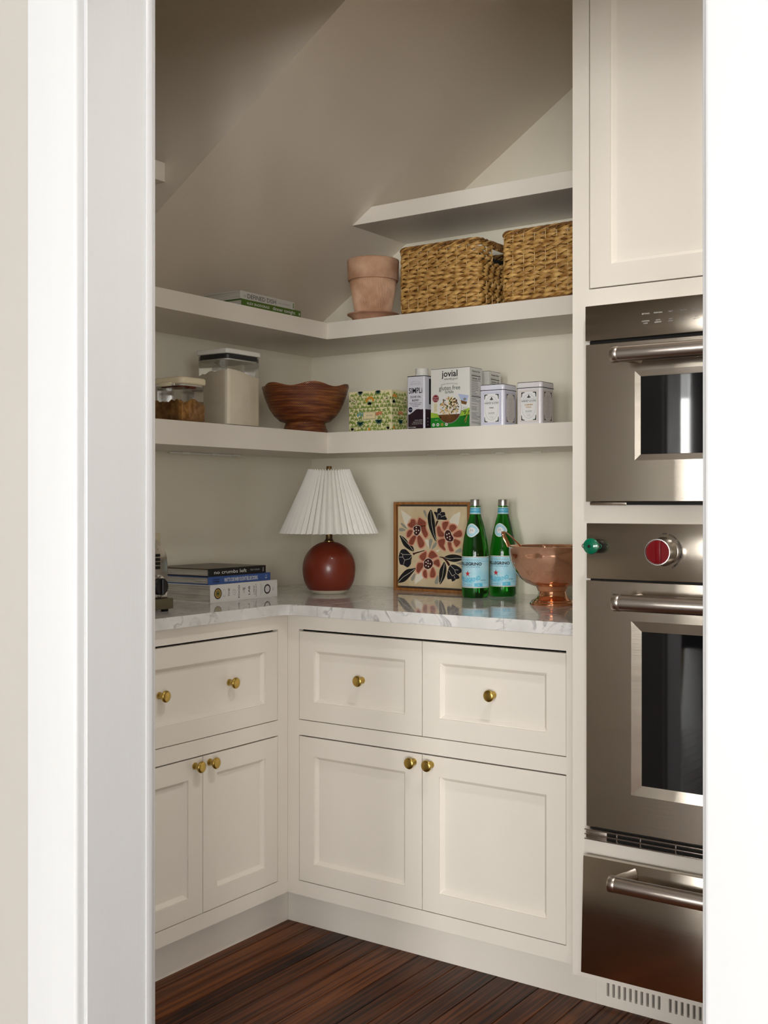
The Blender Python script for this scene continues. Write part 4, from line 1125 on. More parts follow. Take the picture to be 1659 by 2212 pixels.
def sp_food(D, L_, t):
    D.disc('print_black', 0.030, t*0.50, 0.0155, 0.0155, 0, 28); D.disc('tin_gold', 0.030, t*0.5, 0.0125, None, 1, 24); D.disc('recipe_leaf_dark', 0.030, t*0.5, 0.0085, None, 2, 20)
    D.ring('tin_gold', 0.030, t*0.5, 0.0045, 0.0065, 3, 14)
    D.ring('print_lightgrey', 0.055, t*0.50, 0.0060, 0.0068, 0, 20, 1.7); D.line('print_lightgrey', [(0.050, t*.35), (0.060, t*.35)], 0.0009)
    def vt(s_, u, h, c, m='print_black', w=None): D.text(m, s_, u+h/2, c, h, 1, rot=PI/2, bold=0.01, w=w)
    vt('THE', 0.0750, 0.0068, t*0.52, w=0.0230)
    D.ring('print_grey', 0.0975, t*0.5, 0.0062, 0.0070, 0, 18, 1.15); D.line('print_grey', [(0.0975, t*.62), (0.0975, t*.5), (0.101, t*.44)], 0.0009)
    vt('FOOD', 0.1170, 0.0072, t*0.52, w=0.0360)
    D.line('print_grey', [(0.135, t*.40), (0.135, t*.62)], 0.0012); D.line('print_grey', [(0.141, t*.40), (0.141, t*.66)], 0.0012); D.disc('print_grey', 0.135, t*.64, 0.0024, 0.0045, 0, 10); D.disc('print_grey', 0.141, t*.66, 0.0028, 0.0030, 0, 10)
    vt('LAB', 0.1600, 0.0078, t*0.52, w=0.0250)
    vt('J. KENJI', 0.1810, 0.0042, t*0.50, 'print_black', 0.026); vt('L\u00d3PEZ-ALT', 0.1900, 0.0046, t*0.50, 'print_black', 0.036)
    vt('Better Home Cooking', 0.2100, 0.0026, t*0.52, 'print_grey', 0.033); vt('Through Science', 0.2155, 0.0026, t*0.52, 'print_grey', 0.027)
    pts = []
    for i in range(48):
        a = 2*PI*i/48; r = 0.0150 if i % 2 else 0.0136; pts.append((0.240+r*math.cos(a), t*0.5+r*math.sin(a)))
    D.poly('print_black', pts, 0); D.disc('book_white', 0.240, t*0.5, 0.0100, None, 1, 24); D.ring('print_lightgrey', 0.240, t*0.5, 0.0078, 0.0083, 2, 22)
    D.text('print_grey', 'AWARD', 0.240, t*0.5+0.0006, 0.0022, 3); D.text('print_grey', 'BOOK', 0.240, t*0.5-0.0034, 0.0022, 3)
    D.line('print_grey', [(0.264, t*.60), (0.268, t*.50), (0.263, t*.45), (0.268, t*.38)], 0.0013); D.line('print_lightgrey', [(0.2735, t*.36), (0.2735, t*.66)], 0.0006)
book('food_book', 'thick white cookbook at the bottom of the counter stack', 'cookbooks stacked on the counter', 0.2711, -0.7893, -0.5035, CZ1, 0.0500, 0.226, 'book_white', 'book_white', sp_food)
def sp_blue(D, L_, t):
    D.text('label_navy', 'CAROLINE', 0.031, t*0.54, 0.0036, 1, w=0.025, bold=0.03); D.text('label_navy', 'CHAMBERS', 0.031, t*0.26, 0.0036, 1, w=0.027, bold=0.03)
    D.text('print_white', 'WHAT TO COOK WHEN YOU DON\'T FEEL LIKE COOKING', 0.135, t*0.24, 0.0110, 1, w=0.142, bold=0.015)
    D.ring('print_white', 0.243, t*0.48, 0.0028, 0.0044, 1, 16); D.rect('book_blue', 0.237, t*0.48, 0.249, t*0.78, 2); D.disc('print_white', 0.241, t*0.66, 0.0010, None, 3, 8); D.disc('print_white', 0.246, t*0.68, 0.0012, None, 3, 8)
bb = book('cooking_book', 'blue cookbook in the middle of the counter stack', 'cookbooks stacked on the counter', 0.2640, -0.7900, -0.5265, CZ1+0.0502, 0.0222, 0.190, 'book_blue', 'book_blue', sp_blue)
# torn slips sticking out of the pages
bm = NB()
prev = None
zig = [(-0.065, -0.1325, 0.0095), (-0.050, -0.1480, 0.0075), (-0.022, -0.1500, 0.0060), (-0.004, -0.1345, 0.0090)]
prism(bm, [(-0.068, -0.1300), (-0.058, -0.1420), (-0.030, -0.1520), (-0.012, -0.1460), (-0.006, -0.1310)], 0.0060, 0.0064)
prism(bm, [(-0.055, -0.1300), (-0.040, -0.1400), (-0.016, -0.1420), (-0.010, -0.1310)], 0.0130, 0.0134)
obj('paper_slip', bm, 'paper_white', bb)
def sp_crumbs(D, L_, t):
    D.text('print_white', 'no crumbs left', 0.0905, t*0.30, 0.0098, 1, w=0.134)
    D.text('print_lightgrey', 'TERI TURNER', 0.194, t*0.42, 0.0048, 1, w=0.042)
    D.rect('print_grey', 0.228, t*0.22, 0.232, t*0.78, 0)
book('crumbs_book', 'black cookbook on top of the counter stack', 'cookbooks stacked on the counter', 0.2645, -0.7905, -0.5480, CZ1+0.0726, 0.0222, 0.215, 'book_black', 'book_photo', sp_crumbs)
def sp_def(D, L_, t):
    D.text('print_grey', 'the', 0.0195, t*0.32, 0.0058, 1, w=0.012)
    D.text('print_black', 'DEFINED DISH', 0.0925, t*0.20, 0.0122, 1, w=0.124)
    D.text('print_grey', 'ALEX SNODGRASS', 0.193, t*0.34, 0.0045, 1, w=0.052); D.rect('book_green', 0.232, t*0.16, 0.236, t*0.84, 0)
def sp_din(D, L_, t):
    D.text('print_white', 'ALEX SNODGRASS', 0.0700, t*0.36, 0.0070, 1, w=0.098)
    D.text('print_white', 'dinner tonight', 0.185, t*0.34, 0.0100, 1, w=0.102); D.disc('print_white', 0.2555, t*0.5, 0.0022, 0.0045, 1, 8)
book('dinner_book', 'green cookbook lying under the grey one on the middle shelf', 'cookbooks on the middle shelf', 0.3070, -0.7005, -0.4375, Z3, 0.0208, 0.165, 'book_green', 'book_green', sp_din)
book('dish_book', 'pale grey cookbook on top of the green one on the middle shelf', 'cookbooks on the middle shelf', 0.3060, -0.7058, -0.4660, Z3+0.0209, 0.0225, 0.165, 'book_grey', 'book_grey', sp_def)

# ------------------------------------------------------------------ toaster and outlet
ts = thing('toaster', 'polished steel toaster with black dial, half behind the door frame', 'toaster', (0, 0, CZ1))
y1, y0 = -1.0050, -1.2950; zt_ = 0.193
def tpro(g):
    a0, a1 = y0+g, y1-g; r = 0.070; top = zt_-g; pts = [(a0, 0.033), (a1, 0.033)]
    for i in range(9):
        a = PI/2*i/8; pts.append((a1-r+r*math.cos(a), top-r+r*math.sin(a)))
    for i in range(9):
        a = PI/2+PI/2*i/8; pts.append((a0+r+r*math.cos(a), top-r+r*math.sin(a)))
    return pts
bm = NB(); prism(bm, tpro(0.0), 0.045, 0.327, 'x', 0.004, 3); obj('body', bm, 'toaster_steel', ts, 50)
bm = NB(); prism(bm, tpro(0.006), 0.326, 0.334, 'x', 0.004, 3); ep = obj('end_panel', bm, 'toaster_steel', ts, 50)
bm = NB(); box(bm, 0.040, 0.346, y0-0.006, y1+0.0015, 0.0065, 0.0335, 0.003, 2); obj('base', bm, 'toaster_plastic', ts, 40)
for yy in (y0+0.02, y1-0.010):
    for xx in (0.065, 0.325):
        bm = NB(); lathe(bm, [(0, 0), (0.009, 0), (0.010, 0.002), (0.010, 0.008), (0, 0.008)], 16, 'z', (xx, yy, 0)); obj('foot', bm, 'black_plastic', ts, 40)
for yc in (-1.0500, -1.1950):
    dl = bpy.data.objects.new('dial', None); COL.objects.link(dl); dl.parent = ts
    bm = NB(); lathe(bm, [(0.0300, 0.0), (0.0300, 0.003), (0.0285, 0.004), (0, 0.004)], 32, 'x', (0.3338, yc, 0.0655)); obj('dial_ring', bm, 'chrome', dl, 35)
    bm = NB(); lathe(bm, [(0.0215, 0.0), (0.0215, 0.014), (0.0200, 0.016), (0, 0.016)], 32, 'x', (0.3378, yc, 0.0655)); obj('dial_knob', bm, 'black_plastic', dl, 35)
    bm = NB(); box(bm, 0.3535, 0.3600, yc-0.005, yc+0.005, 0.0655-0.020, 0.0655+0.020, 0.0015); obj('grip', bm, 'black_plastic', dl)
    for i in range(14):
        a = PI*1.9*i/14; bm = NB(); box(bm, 0.3377, 0.3381, yc+0.0255*math.cos(a)-0.0008, yc+0.0255*math.cos(a)+0.0008, 0.0655+0.0255*math.sin(a)-0.0012, 0.0655+0.0255*math.sin(a)+0.0012); obj('tick_mark', bm, 'print_black', dl)
    for i in range(4):
        bm = NB(); box(bm, 0.3335, 0.3385, yc-0.0145, yc+0.0075, 0.1095+0.0105*i, 0.1170+0.0105*i, 0.0010); bt = obj('button', bm, 'black_plastic', ts)
        bm = NB(); lathe(bm, [(0, 0.001), (0.0012, 0.0)], 10, 'x', (0.3341, yc-0.0195, 0.1132+0.0105*i)); obj('indicator', bm, 'print_black', ts)
    bm = NB(); lathe(bm, [(0, 0.0012), (0.0012, 0.0)], 10, 'x', (0.3341, yc+0.0020, 0.1600)); obj('indicator', bm, 'print_black', ts)
for xx in ((0.115, 0.145), (0.205, 0.235)):
    bm = NB(); box(bm, xx[0], xx[1], y0+0.05, y1-0.05, zt_-0.002, zt_+0.0008); obj('slot', bm, 'gap_shade', ts)
op = thing('outlet_plate', 'cream wall outlet plate above the toaster', 'outlet', (0.0005, -0.7600, 1.045))
bm = NB(); box(bm, 0, 0.0055, -0.040, 0.040, -0.058, 0.058, 0.002, 2); obj('cover', bm, 'outlet_cream', op, 40)
for zz in (-0.02, 0.02):
    bm = NB(); lathe(bm, [(0.0165, 0.0), (0.0165, 0.0012), (0, 0.0012)], 24, 'x', (0.0054, 0, zz)); so = obj('socket', bm, 'outlet_cream', op, 40)
    for yy in (-0.0055, 0.0055):
        bm = NB(); box(bm, 0.0064, 0.0068, yy-0.0008, yy+0.0008, zz-0.003, zz+0.005); obj('socket_slot', bm, 'gap_shade', so)

# ------------------------------------------------------------------ lower shelf: tins, boxes
def tea_tin(label, x0, yf, body, line, accent, name1, name2=None):
    w = 0.0795; h = 0.1180
    t = thing('tea_tin', label, 'tin', (x0+w/2, yf+w/2, Z2), 0, 'white tea tins')
    hw = w/2
    bm = NB(); prism(bm, rrect(-hw+0.0008, hw-0.0008, -hw+0.0008, hw-0.0008, 0.0085), 0, 0.1030, 'z', 0.0012); obj('body', bm, body, t, 40)
    bm = NB(); prism(bm, rrect(-hw, hw, -hw, hw, 0.0090), 0.1012, h-0.0012, 'z', 0.0015, 2); ld = obj('lid', bm, body, t, 40)
    bm = NB(); prism(bm, rrect(-hw-0.0006, hw+0.0006, -hw-0.0006, hw+0.0006, 0.0092), 0.1010, 0.1028, 'z', 0.0004); obj('lid_rim', bm, 'print_black', ld, 40)
    bm = NB(); prism(bm, rrect(-hw+0.001, hw-0.001, -hw+0.001, hw-0.001, 0.0080), h-0.0030, h, 'z', 0.0006); obj('lid_edge', bm, 'print_black', ld, 40)
    def face(D, side):
        a = hw-0.0100
        for g_, m_ in ((0.0, line), (0.0030, accent)):
            D.frame(m_, -a+g_, 0.0060+g_, a-g_, 0.0960-g_, 0.0007, 1)
        b = a-0.0052
        pan = 'label_white' if not side else 'tin_blush_shade'  # side panel painted darker for the shade on that face
        D.rect(pan, -b, 0.0105, b, 0.0915, 1)
        for su in (-1, 1):
            for sv, zc in ((-1, 0.0120), (1, 0.0900)):
                u = su*(b-0.0015)
                D.poly('print_black', [(u, zc), (u-su*0.0115, zc), (u-su*0.0090, zc-sv*0.0022), (u-su*0.0040, zc-sv*0.0026), (u-su*0.0026, zc-sv*0.0060), (u-su*0.0018, zc-sv*0.0130), (u, zc-sv*0.0150)], 2)
        return b
    D = Decal(plane((0, -hw+0.0008, 0), (1, 0, 0), (0, 0, 1)), 0.0002, 0.0001)
    b = face(D, False)
    cz = 0.0510
    for i in range(46):
        a = 2*PI*i/46; u, v = 0.0215*math.cos(a), cz+0.0335*math.sin(a)
        if abs(v-0.0655) < 0.0062: continue
        D.disc('print_grey', u, v, 0.0012, 0.0006, 2, 6, rot=a+0.8)
    D.rect('print_lightgrey', -b, 0.0702, b, 0.0706, 2); D.rect('print_lightgrey', -b, 0.0604, b, 0.0608, 2)
    D.text('print_black', 'HARNEY & SONS', 0, 0.0630, 0.0052, 3, w=0.0450, bold=0.01)
    for a, b_, r in ((0, 0.0765, 0.0026), (-0.0040, 0.0760, 0.0016), (0.0040, 0.0760, 0.0016), (0, 0.0805, 0.0018)): D.disc('print_black', a, b_, r, r*1.25, 2, 8)
    D.text('print_lightgrey', 'MASTER TEA BLENDERS', 0, 0.0715, 0.0013, 3, w=0.026)
    m_ = 'ink_navy' if name2 is None else 'tin_gold'
    D.text(m_, name1, 0, 0.0500 if name2 is None else 0.0530, 0.0042, 3, w=0.0135 if name2 is None else 0.0270, bold=0.02)
    if name2: D.text(m_, name2, 0, 0.0465, 0.0040, 3, w=0.0180, bold=0.02)
    D.disc('print_grey', 0, 0.0422, 0.0006, None, 2, 6)
    D.text('print_black', 'TEA SACHET', 0, 0.0355, 0.0032, 3, w=0.0200, bold=0.01); D.text('print_lightgrey', 'FLAVORED TEA SELECTION', 0, 0.0322, 0.0016, 3, w=0.022)
    D.text('print_grey', '20 Sachets', 0, 0.0262, 0.0020, 3); D.text('print_grey', '1.4 oz (40g)', 0, 0.0228, 0.0018, 3)
    D.build('front_print', t)
    D = Decal(plane((hw-0.0008, 0, 0), (0, 1, 0), (0, 0, 1)), 0.0002, 0.0001)
    face(D, True)
    rnd = random.Random(3)
    for k in range(15):
        w_ = rnd.uniform(0.010, 0.030); D.rect('print_grey', -w_/2, 0.0790-0.0042*k, w_/2, 0.0796-0.0042*k, 2)
    D.build('side_print', t)
tea_tin('lilac-edged white tea tin on the left, beside the pasta box', 0.8385, -0.2895, 'tin_white', 'tin_lilac', 'tin_lilac', 'PARIS')
tea_tin('white chamomile tea tin with gold lettering, nearest the ovens', 0.9562, -0.2895, 'tin_warm', 'tin_blush_shade', 'tin_gold', 'CHAMOMILE', 'HERBAL')

def nutrition(D, w, h):
    m = 0.010
    D.text('print_black', 'Nutrition Facts', w/2, h-0.0125, 0.0050, 1, w=w*0.62, bold=0.02)
    y = h-0.0165
    D.text('print_grey', '4 servings per container', w/2, y, 0.0016, 1, w=w*0.6); y -= 0.0045
    D.text('print_black', 'Serving size   2 oz', w/2, y, 0.0028, 1, w=w*0.66); y -= 0.0036
    D.rect('print_black', m, y, w-m, y+0.0022, 1); y -= 0.0085
    D.text('print_black', 'Calories  210', w/2, y, 0.0058, 1, w=w*0.68, bold=0.02); y -= 0.004
    rnd = random.Random(5)
    D.rect('print_black', m, y, w-m, y+0.0012, 1); y -= 0.0036
    for k in range(9):
        q = rnd.uniform(0.45, 0.8); D.rect('print_grey', m, y, m+(w-2*m)*q, y+0.0014, 1); D.rect('print_lightgrey', m, y-0.0014, w-m, y-0.0011, 1); y -= 0.0048
    D.rect('print_black', m, y, w-m, y+0.0022, 1); y -= 0.0042
    while y > 0.012:
        q = rnd.uniform(0.5, 1.0); D.rect('print_grey', m, y, m+(w-2*m)*q, y+0.0012, 1); y -= rnd.choice((0.0032, 0.0032, 0.0075))

def pasta_box(label, x0, yf, w, dpt, h, printed):
    t = thing('pasta_box', label, 'box', (x0, yf, Z2), 0, 'gluten free pasta boxes')
    bm = NB(); box(bm, 0, w, 0, dpt, 0, h, 0.0006); cb_ = obj('carton', bm, 'card_white', t)
    bm = NB(); box(bm, 0.0006, w-0.0006, 0.0006, dpt-0.0006, h-0.0001, h+0.0010, 0.0003); obj('top_flap', bm, 'print_black', t)
    D = Decal(plane((w, 0, 0), (0, 1, 0), (0, 0, 1)), 0.0002, 0.0001)
    nutrition(D, dpt, h); D.build('side_print', t)
    if not printed: return
    D = Decal(plane((0, 0, 0), (1, 0, 0), (0, 0, 1)), 0.0002, 0.00012)
    # grid of the photographed front: 0..735 by 0..1120 (top left origin)
    def G(x, y): return (w*x/735.0, h*(1-y/1105.0))
    k = h/1105.0
    def tx(m, s_, x, y, hh, ww, **q): u, v = G(x, y); D.text(m, s_, u, v, hh*k, 4, w=ww*w/735.0 if ww else None, **q)
    tx('print_black', 'jovial', 360, 150, 118, 300, bold=0.015); tx('print_black', 'naturally good', 380, 210, 40, 250, shear=0.3)
    tx('print_grey', 'ORGANIC BROWN RICE PASTA', 355, 292, 24, 320, arc=w*1.0)
    tx('recipe_leaf_dark', 'gluten free', 360, 400, 86, 400); tx('recipe_leaf_dark', 'farfalle', 355, 462, 58, 160)
    def band(m, top, ly): D.poly(m, [G(*p) for p in [(0, 1105)]+[(735, 1105)]+top[::-1]], ly)
    band('card_lime', [(0, 800), (130, 830), (300, 860), (450, 850), (560, 800), (735, 745)], 0)
    band('card_green', [(0, 905), (150, 900), (330, 910), (520, 900), (735, 870)], 1)
    cx_, cy_ = G(350, 735); ru, rv_ = w*228/735.0, 275*k
    D.disc('print_grey', cx_+0.0008, cy_-0.0012, ru*1.01, rv_*1.01, 2, 36); D.disc('label_white', cx_, cy_, ru, rv_, 3, 36)
    pts = [(cx_+ru*math.cos(a), cy_+rv_*math.sin(a)) for a in [math.radians(205+130*i/16) for i in range(17)]]
    D.poly('raw_pasta', pts, 4)
    rnd = random.Random(11)
    for i in range(120):
        a = rnd.uniform(0, 2*PI); r = math.sqrt(rnd.random())*0.82
        u, v = cx_+ru*r*math.cos(a), cy_+rv_*(0.08+r*0.80*math.sin(a))
        if v < cy_-rv_*0.40: continue
        m_ = rnd.choice(('pasta', 'pasta', 'pasta_pale', 'pasta_pale', 'herb', 'raw_pasta')); s_ = rnd.uniform(0.0025, 0.0058); q = rnd.uniform(0, PI)
        P = []
        for (b, c) in ((-1, 0.55), (0, 0.22), (1, 0.6), (1, -0.5), (0, -0.2), (-1, -0.55)):
            b *= s_; c *= s_; P.append((u+b*math.cos(q)-c*math.sin(q), v+b*math.sin(q)+c*math.cos(q)))
        D.poly(m_, P, 4+i % 5)
    for i in range(14):
        a = math.radians(rnd.uniform(215, 325)); r = rnd.uniform(0.5, 0.95); D.disc('photo_earth', cx_+ru*r*math.cos(a), cy_+rv_*r*math.sin(a), 0.003, 0.002, 5, 6, rot=rnd.uniform(0, 3))
    a = G(95, 545); D.disc('card_red', a[0], a[1], w*62/735.0, 72*k, 2, 26); D.ring('print_white', a[0], a[1], w*52/735, w*54/735, 3, 24, 0.98*72*k/(w*62/735.0))
    tx('print_white', 'Award', 95, 540, 26, 76); tx('print_white', 'Winning', 95, 580, 26, 84)
    p, q = G(60, 800), G(130, 630); D.rect('recipe_cream', p[0], p[1], q[0], q[1], 2)
    for i in range(6): tx('print_grey', ('BEST', 'GLUTEN', 'FREE', 'ITALY', 'ORGANIC', 'RICE')[i], 95, 660+25*i, 15, 52)
    ph = [G(520, 480), G(720, 520), G(670, 690), G(600, 665)]; D.poly('photo_sky', ph, 2); D.poly('photo_earth', [G(570, 600), G(690, 640), G(670, 690), G(585, 665)], 3); D.disc('print_grey', *G(645, 585), 0.0050, 0.0042, 3, 8)
    for i, s_ in enumerate(('Grown in', 'Tuscany', 'Italy')): tx('print_grey', s_, 650, 745+28*i, 20, 90, shear=0.3)
    for i in range(16): D.disc('print_black', *G(rnd.uniform(590, 690), rnd.uniform(790, 900)), 0.0012, 0.0018, 3, 6, rot=rnd.uniform(0, 3))
    D.line('herb', [G(730, 790), G(690, 900), G(640, 1010)], 0.003, 3); D.line('tin_gold', [G(720, 830), G(640, 980)], 0.0012, 4); D.line('tin_gold', [G(700, 860), G(660, 1020)], 0.0012, 4)
    for i in range(4):
        u, v = G(55+82*i, 1035); D.disc(('label_white', 'print_white', 'tin_gold', 'label_white')[i], u, v, 0.0050, 0.0046, 2, 14); D.rect('card_green' if i != 1 else 'print_black', u-0.003, v-0.001, u+0.003, v+0.001, 3)
    tx('print_white', 'NON GMO', 115, 955, 16, 60); tx('recipe_leaf_dark', 'NET WT 12 OZ (340g)', 640, 1050, 22, 150)
    D.build('front_print', t)
pasta_box('white and green gluten free pasta box with a picture of farfalle', 0.6759, -0.2900, 0.1315, 0.0720, 0.1725, True)
pasta_box('white pasta box standing behind, only its nutrition side showing', 0.6600, -0.1500, 0.1312, 0.0730, 0.1748, False)

# olive oil tin
ot = thing('oil_tin', 'slim white and plum olive oil tin with a white cap', 'tin', (0.5920, -0.2900, Z2))
w, dpt, h = 0.0622, 0.0440, 0.1575
bm = NB(); prism(bm, rrect(0, w, 0, dpt, 0.0050), 0.0, h, 'z', 0.0008); obj('body', bm, 'tin_white', ot, 40)
bm = NB(); prism(bm, rrect(-0.0005, w+0.0005, -0.0005, dpt+0.0005, 0.0054), h-0.0014, h+0.0010, 'z', 0.0004); obj('top_rim', bm, 'print_black', ot, 40)
bm = NB(); lathe(bm, [(0.0205, 0.0), (0.0205, 0.0060), (0.0190, 0.0070), (0.0190, 0.0205), (0.0178, 0.0225), (0, 0.0228)], 40, 'z', (w*0.60, dpt*0.55, h+0.0011)); obj('cap', bm, 'white_plastic', ot, 35)
hill = [(0.0, 0.045), (0.010, 0.0455), (0.022, 0.052), (0.032, 0.0590), (0.040, 0.0600), (0.050, 0.0585), (w, 0.0590)]
D = Decal(plane((0, 0, 0), (1, 0, 0), (0, 0, 1)), 0.0002, 0.0001)
e = 0.0046
D.poly('ink_purple', [(e, 0.002), (w-e, 0.002), (w-e, 0.0590)]+[p for p in hill[::-1][1:-1]]+[(e, 0.0452)], 0)
D.line('print_lightgrey', [(e, 0.0485), (0.012, 0.0490), (0.018, 0.0520)], 0.0007, 0)
c_ = w*0.49
D.text('print_black', 'SIMPLi', c_, 0.1070, 0.0165, 1, w=0.0470, bold=0.012)
D.text('print_black', 'OLIVE OIL', c_, 0.0935, 0.0058, 1, w=0.0380, bold=0.02); D.text('print_black', 'BLEND', c_, 0.0835, 0.0056, 1, w=0.0240, bold=0.02)
for i, s_ in enumerate(('EXTRA VIRGIN OLIVE', 'OIL & SUNFLOWER', 'OIL BLEND')): D.text('ink_navy', s_, c_, 0.0768-0.0048*i, 0.0026, 1, w=(0.043, 0.037, 0.022)[i], bold=0.02)
D.text('print_grey', 'REGENERATIVE ORGANIC', c_, 0.1410, 0.0018, 1, w=0.036, arc=0.06)
D.text('print_grey', 'SINGLE ORIGIN BLEND', c_, 0.1355, 0.0016, 1, w=0.034); D.text('print_grey', 'SPANISH SUNFLOWER OIL', c_, 0.1325, 0.0016, 1, w=0.042); D.rect('print_lightgrey', 0.008, 0.1300, 0.052, 0.1303, 1)
D.disc('ink_navy', 0.0125, 0.0590, 0.0072, 0.0080, 1, 24)
for i in range(3): D.disc('print_white', 0.0090+0.0035*i, 0.0590, 0.0011, None, 2, 8)
for i, s_ in enumerate(('SINGLE ORIGIN', 'High Smoke Point', 'For Cooking & Pan Frying')): D.text('print_white', s_, 0.054, 0.0260-0.0052*i, 0.0024, 1, w=(0.026, 0.032, 0.036)[i], align=1, shear=0.15)
D.text('print_white', 'NET 16.9 FL OZ (500ML)', 0.0185, 0.0055, 0.0026, 1, w=0.026, bold=0.02)
D.build('front_print', ot)
D = Decal(plane((w, 0, 0), (0, 1, 0), (0, 0, 1)), 0.0002, 0.0001)
D.rect('ink_purple', e, 0.002, dpt-e, 0.0592, 0)
for i in range(3): D.rect('print_white', 0.016, 0.012+0.010*i, 0.019, 0.0145+0.010*i, 1)
D.rect('print_black', 0.024, 0.075, 0.036, 0.150, 0)
D.build('side_print', ot)

# recipe box
rb = thing('recipe_box', 'floral recipe box with a small name plate beside the woven bowl', 'box', (0.3771, -0.2900, Z2))
w, dpt, h = 0.1593, 0.0850, 0.1235; zs_ = 0.0730
bm = NB(); box(bm, 0.0006, w-0.0006, 0.0006, dpt-0.0006, 0, zs_-0.0006, 0.0008); obj('box_body', bm, 'recipe_cream', rb)
bm = NB(); box(bm, 0.0030, w-0.003, 0.003, dpt-0.003, zs_-0.0008, zs_+0.0008); obj('seam', bm, 'recipe_leaf_dark', rb)
bm = NB(); box(bm, 0, w, 0, dpt, zs_+0.0004, h, 0.0008); obj('lid', bm, 'recipe_cream', rb)
def florals(D, W0, seed, front_):
    rnd = random.Random(seed)
    def blade(m, u, v, L_, wd, an, ly):
        c, s_ = math.cos(an), math.sin(an)
        pts = [(0, 0), (L_*0.35, wd), (L_*0.75, wd*0.7), (L_, 0), (L_*0.75, -wd*0.7), (L_*0.35, -wd)]
        P = [(min(max(u+a*c-b*s_, 0.0006), W0-0.0006), min(max(v+a*s_+b*c, 0.0006), h-0.0006)) for a, b in pts]
        D.poly(m, P, ly)
    def disc(m, u, v, ru, rv_=None, ly=2, seg=8, rot=0):
        if ru < u < W0-ru and ru < v < h-ru: D.disc(m, u, v, ru, rv_, ly, seg, rot)
    def clear(u, v):
        return not (front_ and 0.052 < u < 0.105 and 0.034 < v < 0.064)
    # leafy sprigs everywhere
    nu = int(W0/0.0135)
    for i in range(nu):
        for j in range(10):
            u = 0.006+(W0-0.012)*(i+0.5*(j % 2))/max(1, nu-1)+rnd.uniform(-.002, .002); v = 0.007+0.0118*j+rnd.uniform(-.002, .002)
            if not clear(u, v) or not (0.004 < u < W0-0.004): continue
            for k in range(8):
                an = PI/2+(k-3.5)*0.60+rnd.uniform(-.2, .2); blade('recipe_leaf' if (i+j) % 2 else 'recipe_leaf_olive', u, v-0.003, rnd.uniform(0.0065, 0.0105), 0.0013, an, 0 if k % 2 else 1)
    for i in range(int(W0/0.0028)):
        u = rnd.uniform(0.004, W0-0.004); v = rnd.uniform(0.004, h-0.004)
        if clear(u, v): disc('print_black', u, v, 0.0009, 0.0017, 2, 7, rnd.choice((-0.5, 0.5)))
    def plant(u, v, head, n, R_, m_leaf='recipe_leaf_dark'):
        for k in range(n):
            an = PI/2+(k-(n-1)/2)*0.42; L_ = R_*rnd.uniform(0.9, 1.1)
            D.line('recipe_leaf_dark', [(u, v), (u+L_*math.cos(an)*0.8, v+L_*math.sin(an))], 0.0005, 3)
            hu, hv = u+L_*math.cos(an)*0.85, v+L_*math.sin(an)
            if head == 'orange': disc('recipe_orange', hu, hv, 0.0040, 0.0048, 4, 10); disc('recipe_coral', hu, hv, 0.0012, None, 5, 6)
            elif head == 'coral': disc('recipe_coral', hu, hv, 0.0042, 0.0052, 4, 10); disc('recipe_cream', hu, hv, 0.0012, None, 5, 6)
            elif head == 'blue': disc('recipe_blue', hu, hv, 0.0031, 0.0058, 4, 10)
            else:
                disc('recipe_cream', hu, hv, 0.0055, 0.0050, 3, 10)
                for q in range(4): disc('print_black', hu+rnd.uniform(-.0035, .0035), hv+rnd.uniform(-.003, .003), 0.0011, 0.0015, 4, 7)
        if head != 'seed':
            for k in range(7):
                an = (k-3)*0.52-PI/2 if head in ('coral', 'blue') else (k-3)*0.42+PI/2
                blade('recipe_teal', u, v, 0.0150 if head in ('coral', 'blue') else 0.0095, 0.0024, an, 3)
    if front_:
        plant(0.0125, zs_+0.001, 'seed', 5, 0.024); plant(0.079, zs_+0.0085, 'orange', 5, 0.020); plant(0.147, zs_+0.002, 'seed', 5, 0.025)
        plant(0.044, 0.0285, 'blue', 3, 0.0250); plant(0.113, 0.0330, 'coral', 3, 0.0230); plant(0.044, h-0.004, 'none', 0, 0.01); plant(0.110, h-0.002, 'none', 0, 0.01)
        for uu in (0.044, 0.110):
            for k in range(7): blade('recipe_teal', uu, h-0.002, 0.0120, 0.0016, (k-3)*0.45-PI/2, 3)
        disc('recipe_orange', 0.078, 0.0075, 0.0040, 0.0042, 4, 10); plant(0.0135, 0.001, 'seed', 3, 0.008); plant(0.147, 0.001, 'seed', 3, 0.008)
        D.rect('recipe_teal', 0.0545, 0.0365, 0.1020, 0.0605, 5); D.rect('recipe_plate', 0.0553, 0.0373, 0.1012, 0.0597, 6)
        D.frame('recipe_leaf', 0.0570, 0.0390, 0.0995, 0.0580, 0.0007, 7); D.text('print_grey', 'RECIPES', 0.0783, 0.0470, 0.0038, 8, w=0.0240)
    else:
        plant(0.012, zs_+0.012, 'orange', 4, 0.022); plant(0.048, 0.0330, 'coral', 3, 0.0235); plant(0.075, zs_+0.002, 'seed', 4, 0.022); disc('recipe_orange', 0.012, 0.0100, 0.0045, None, 4, 10)
D = Decal(plane((0, 0.0, 0), (1, 0, 0), (0, 0, 1)), 0.0002, 0.0001)
florals(D, w, 2, True); D.build('front_pattern', rb)
D = Decal(plane((w, 0, 0), (0, 1, 0), (0, 0, 1)), 0.0002, 0.0001)
florals(D, dpt, 4, False); D.build('side_pattern', rb)

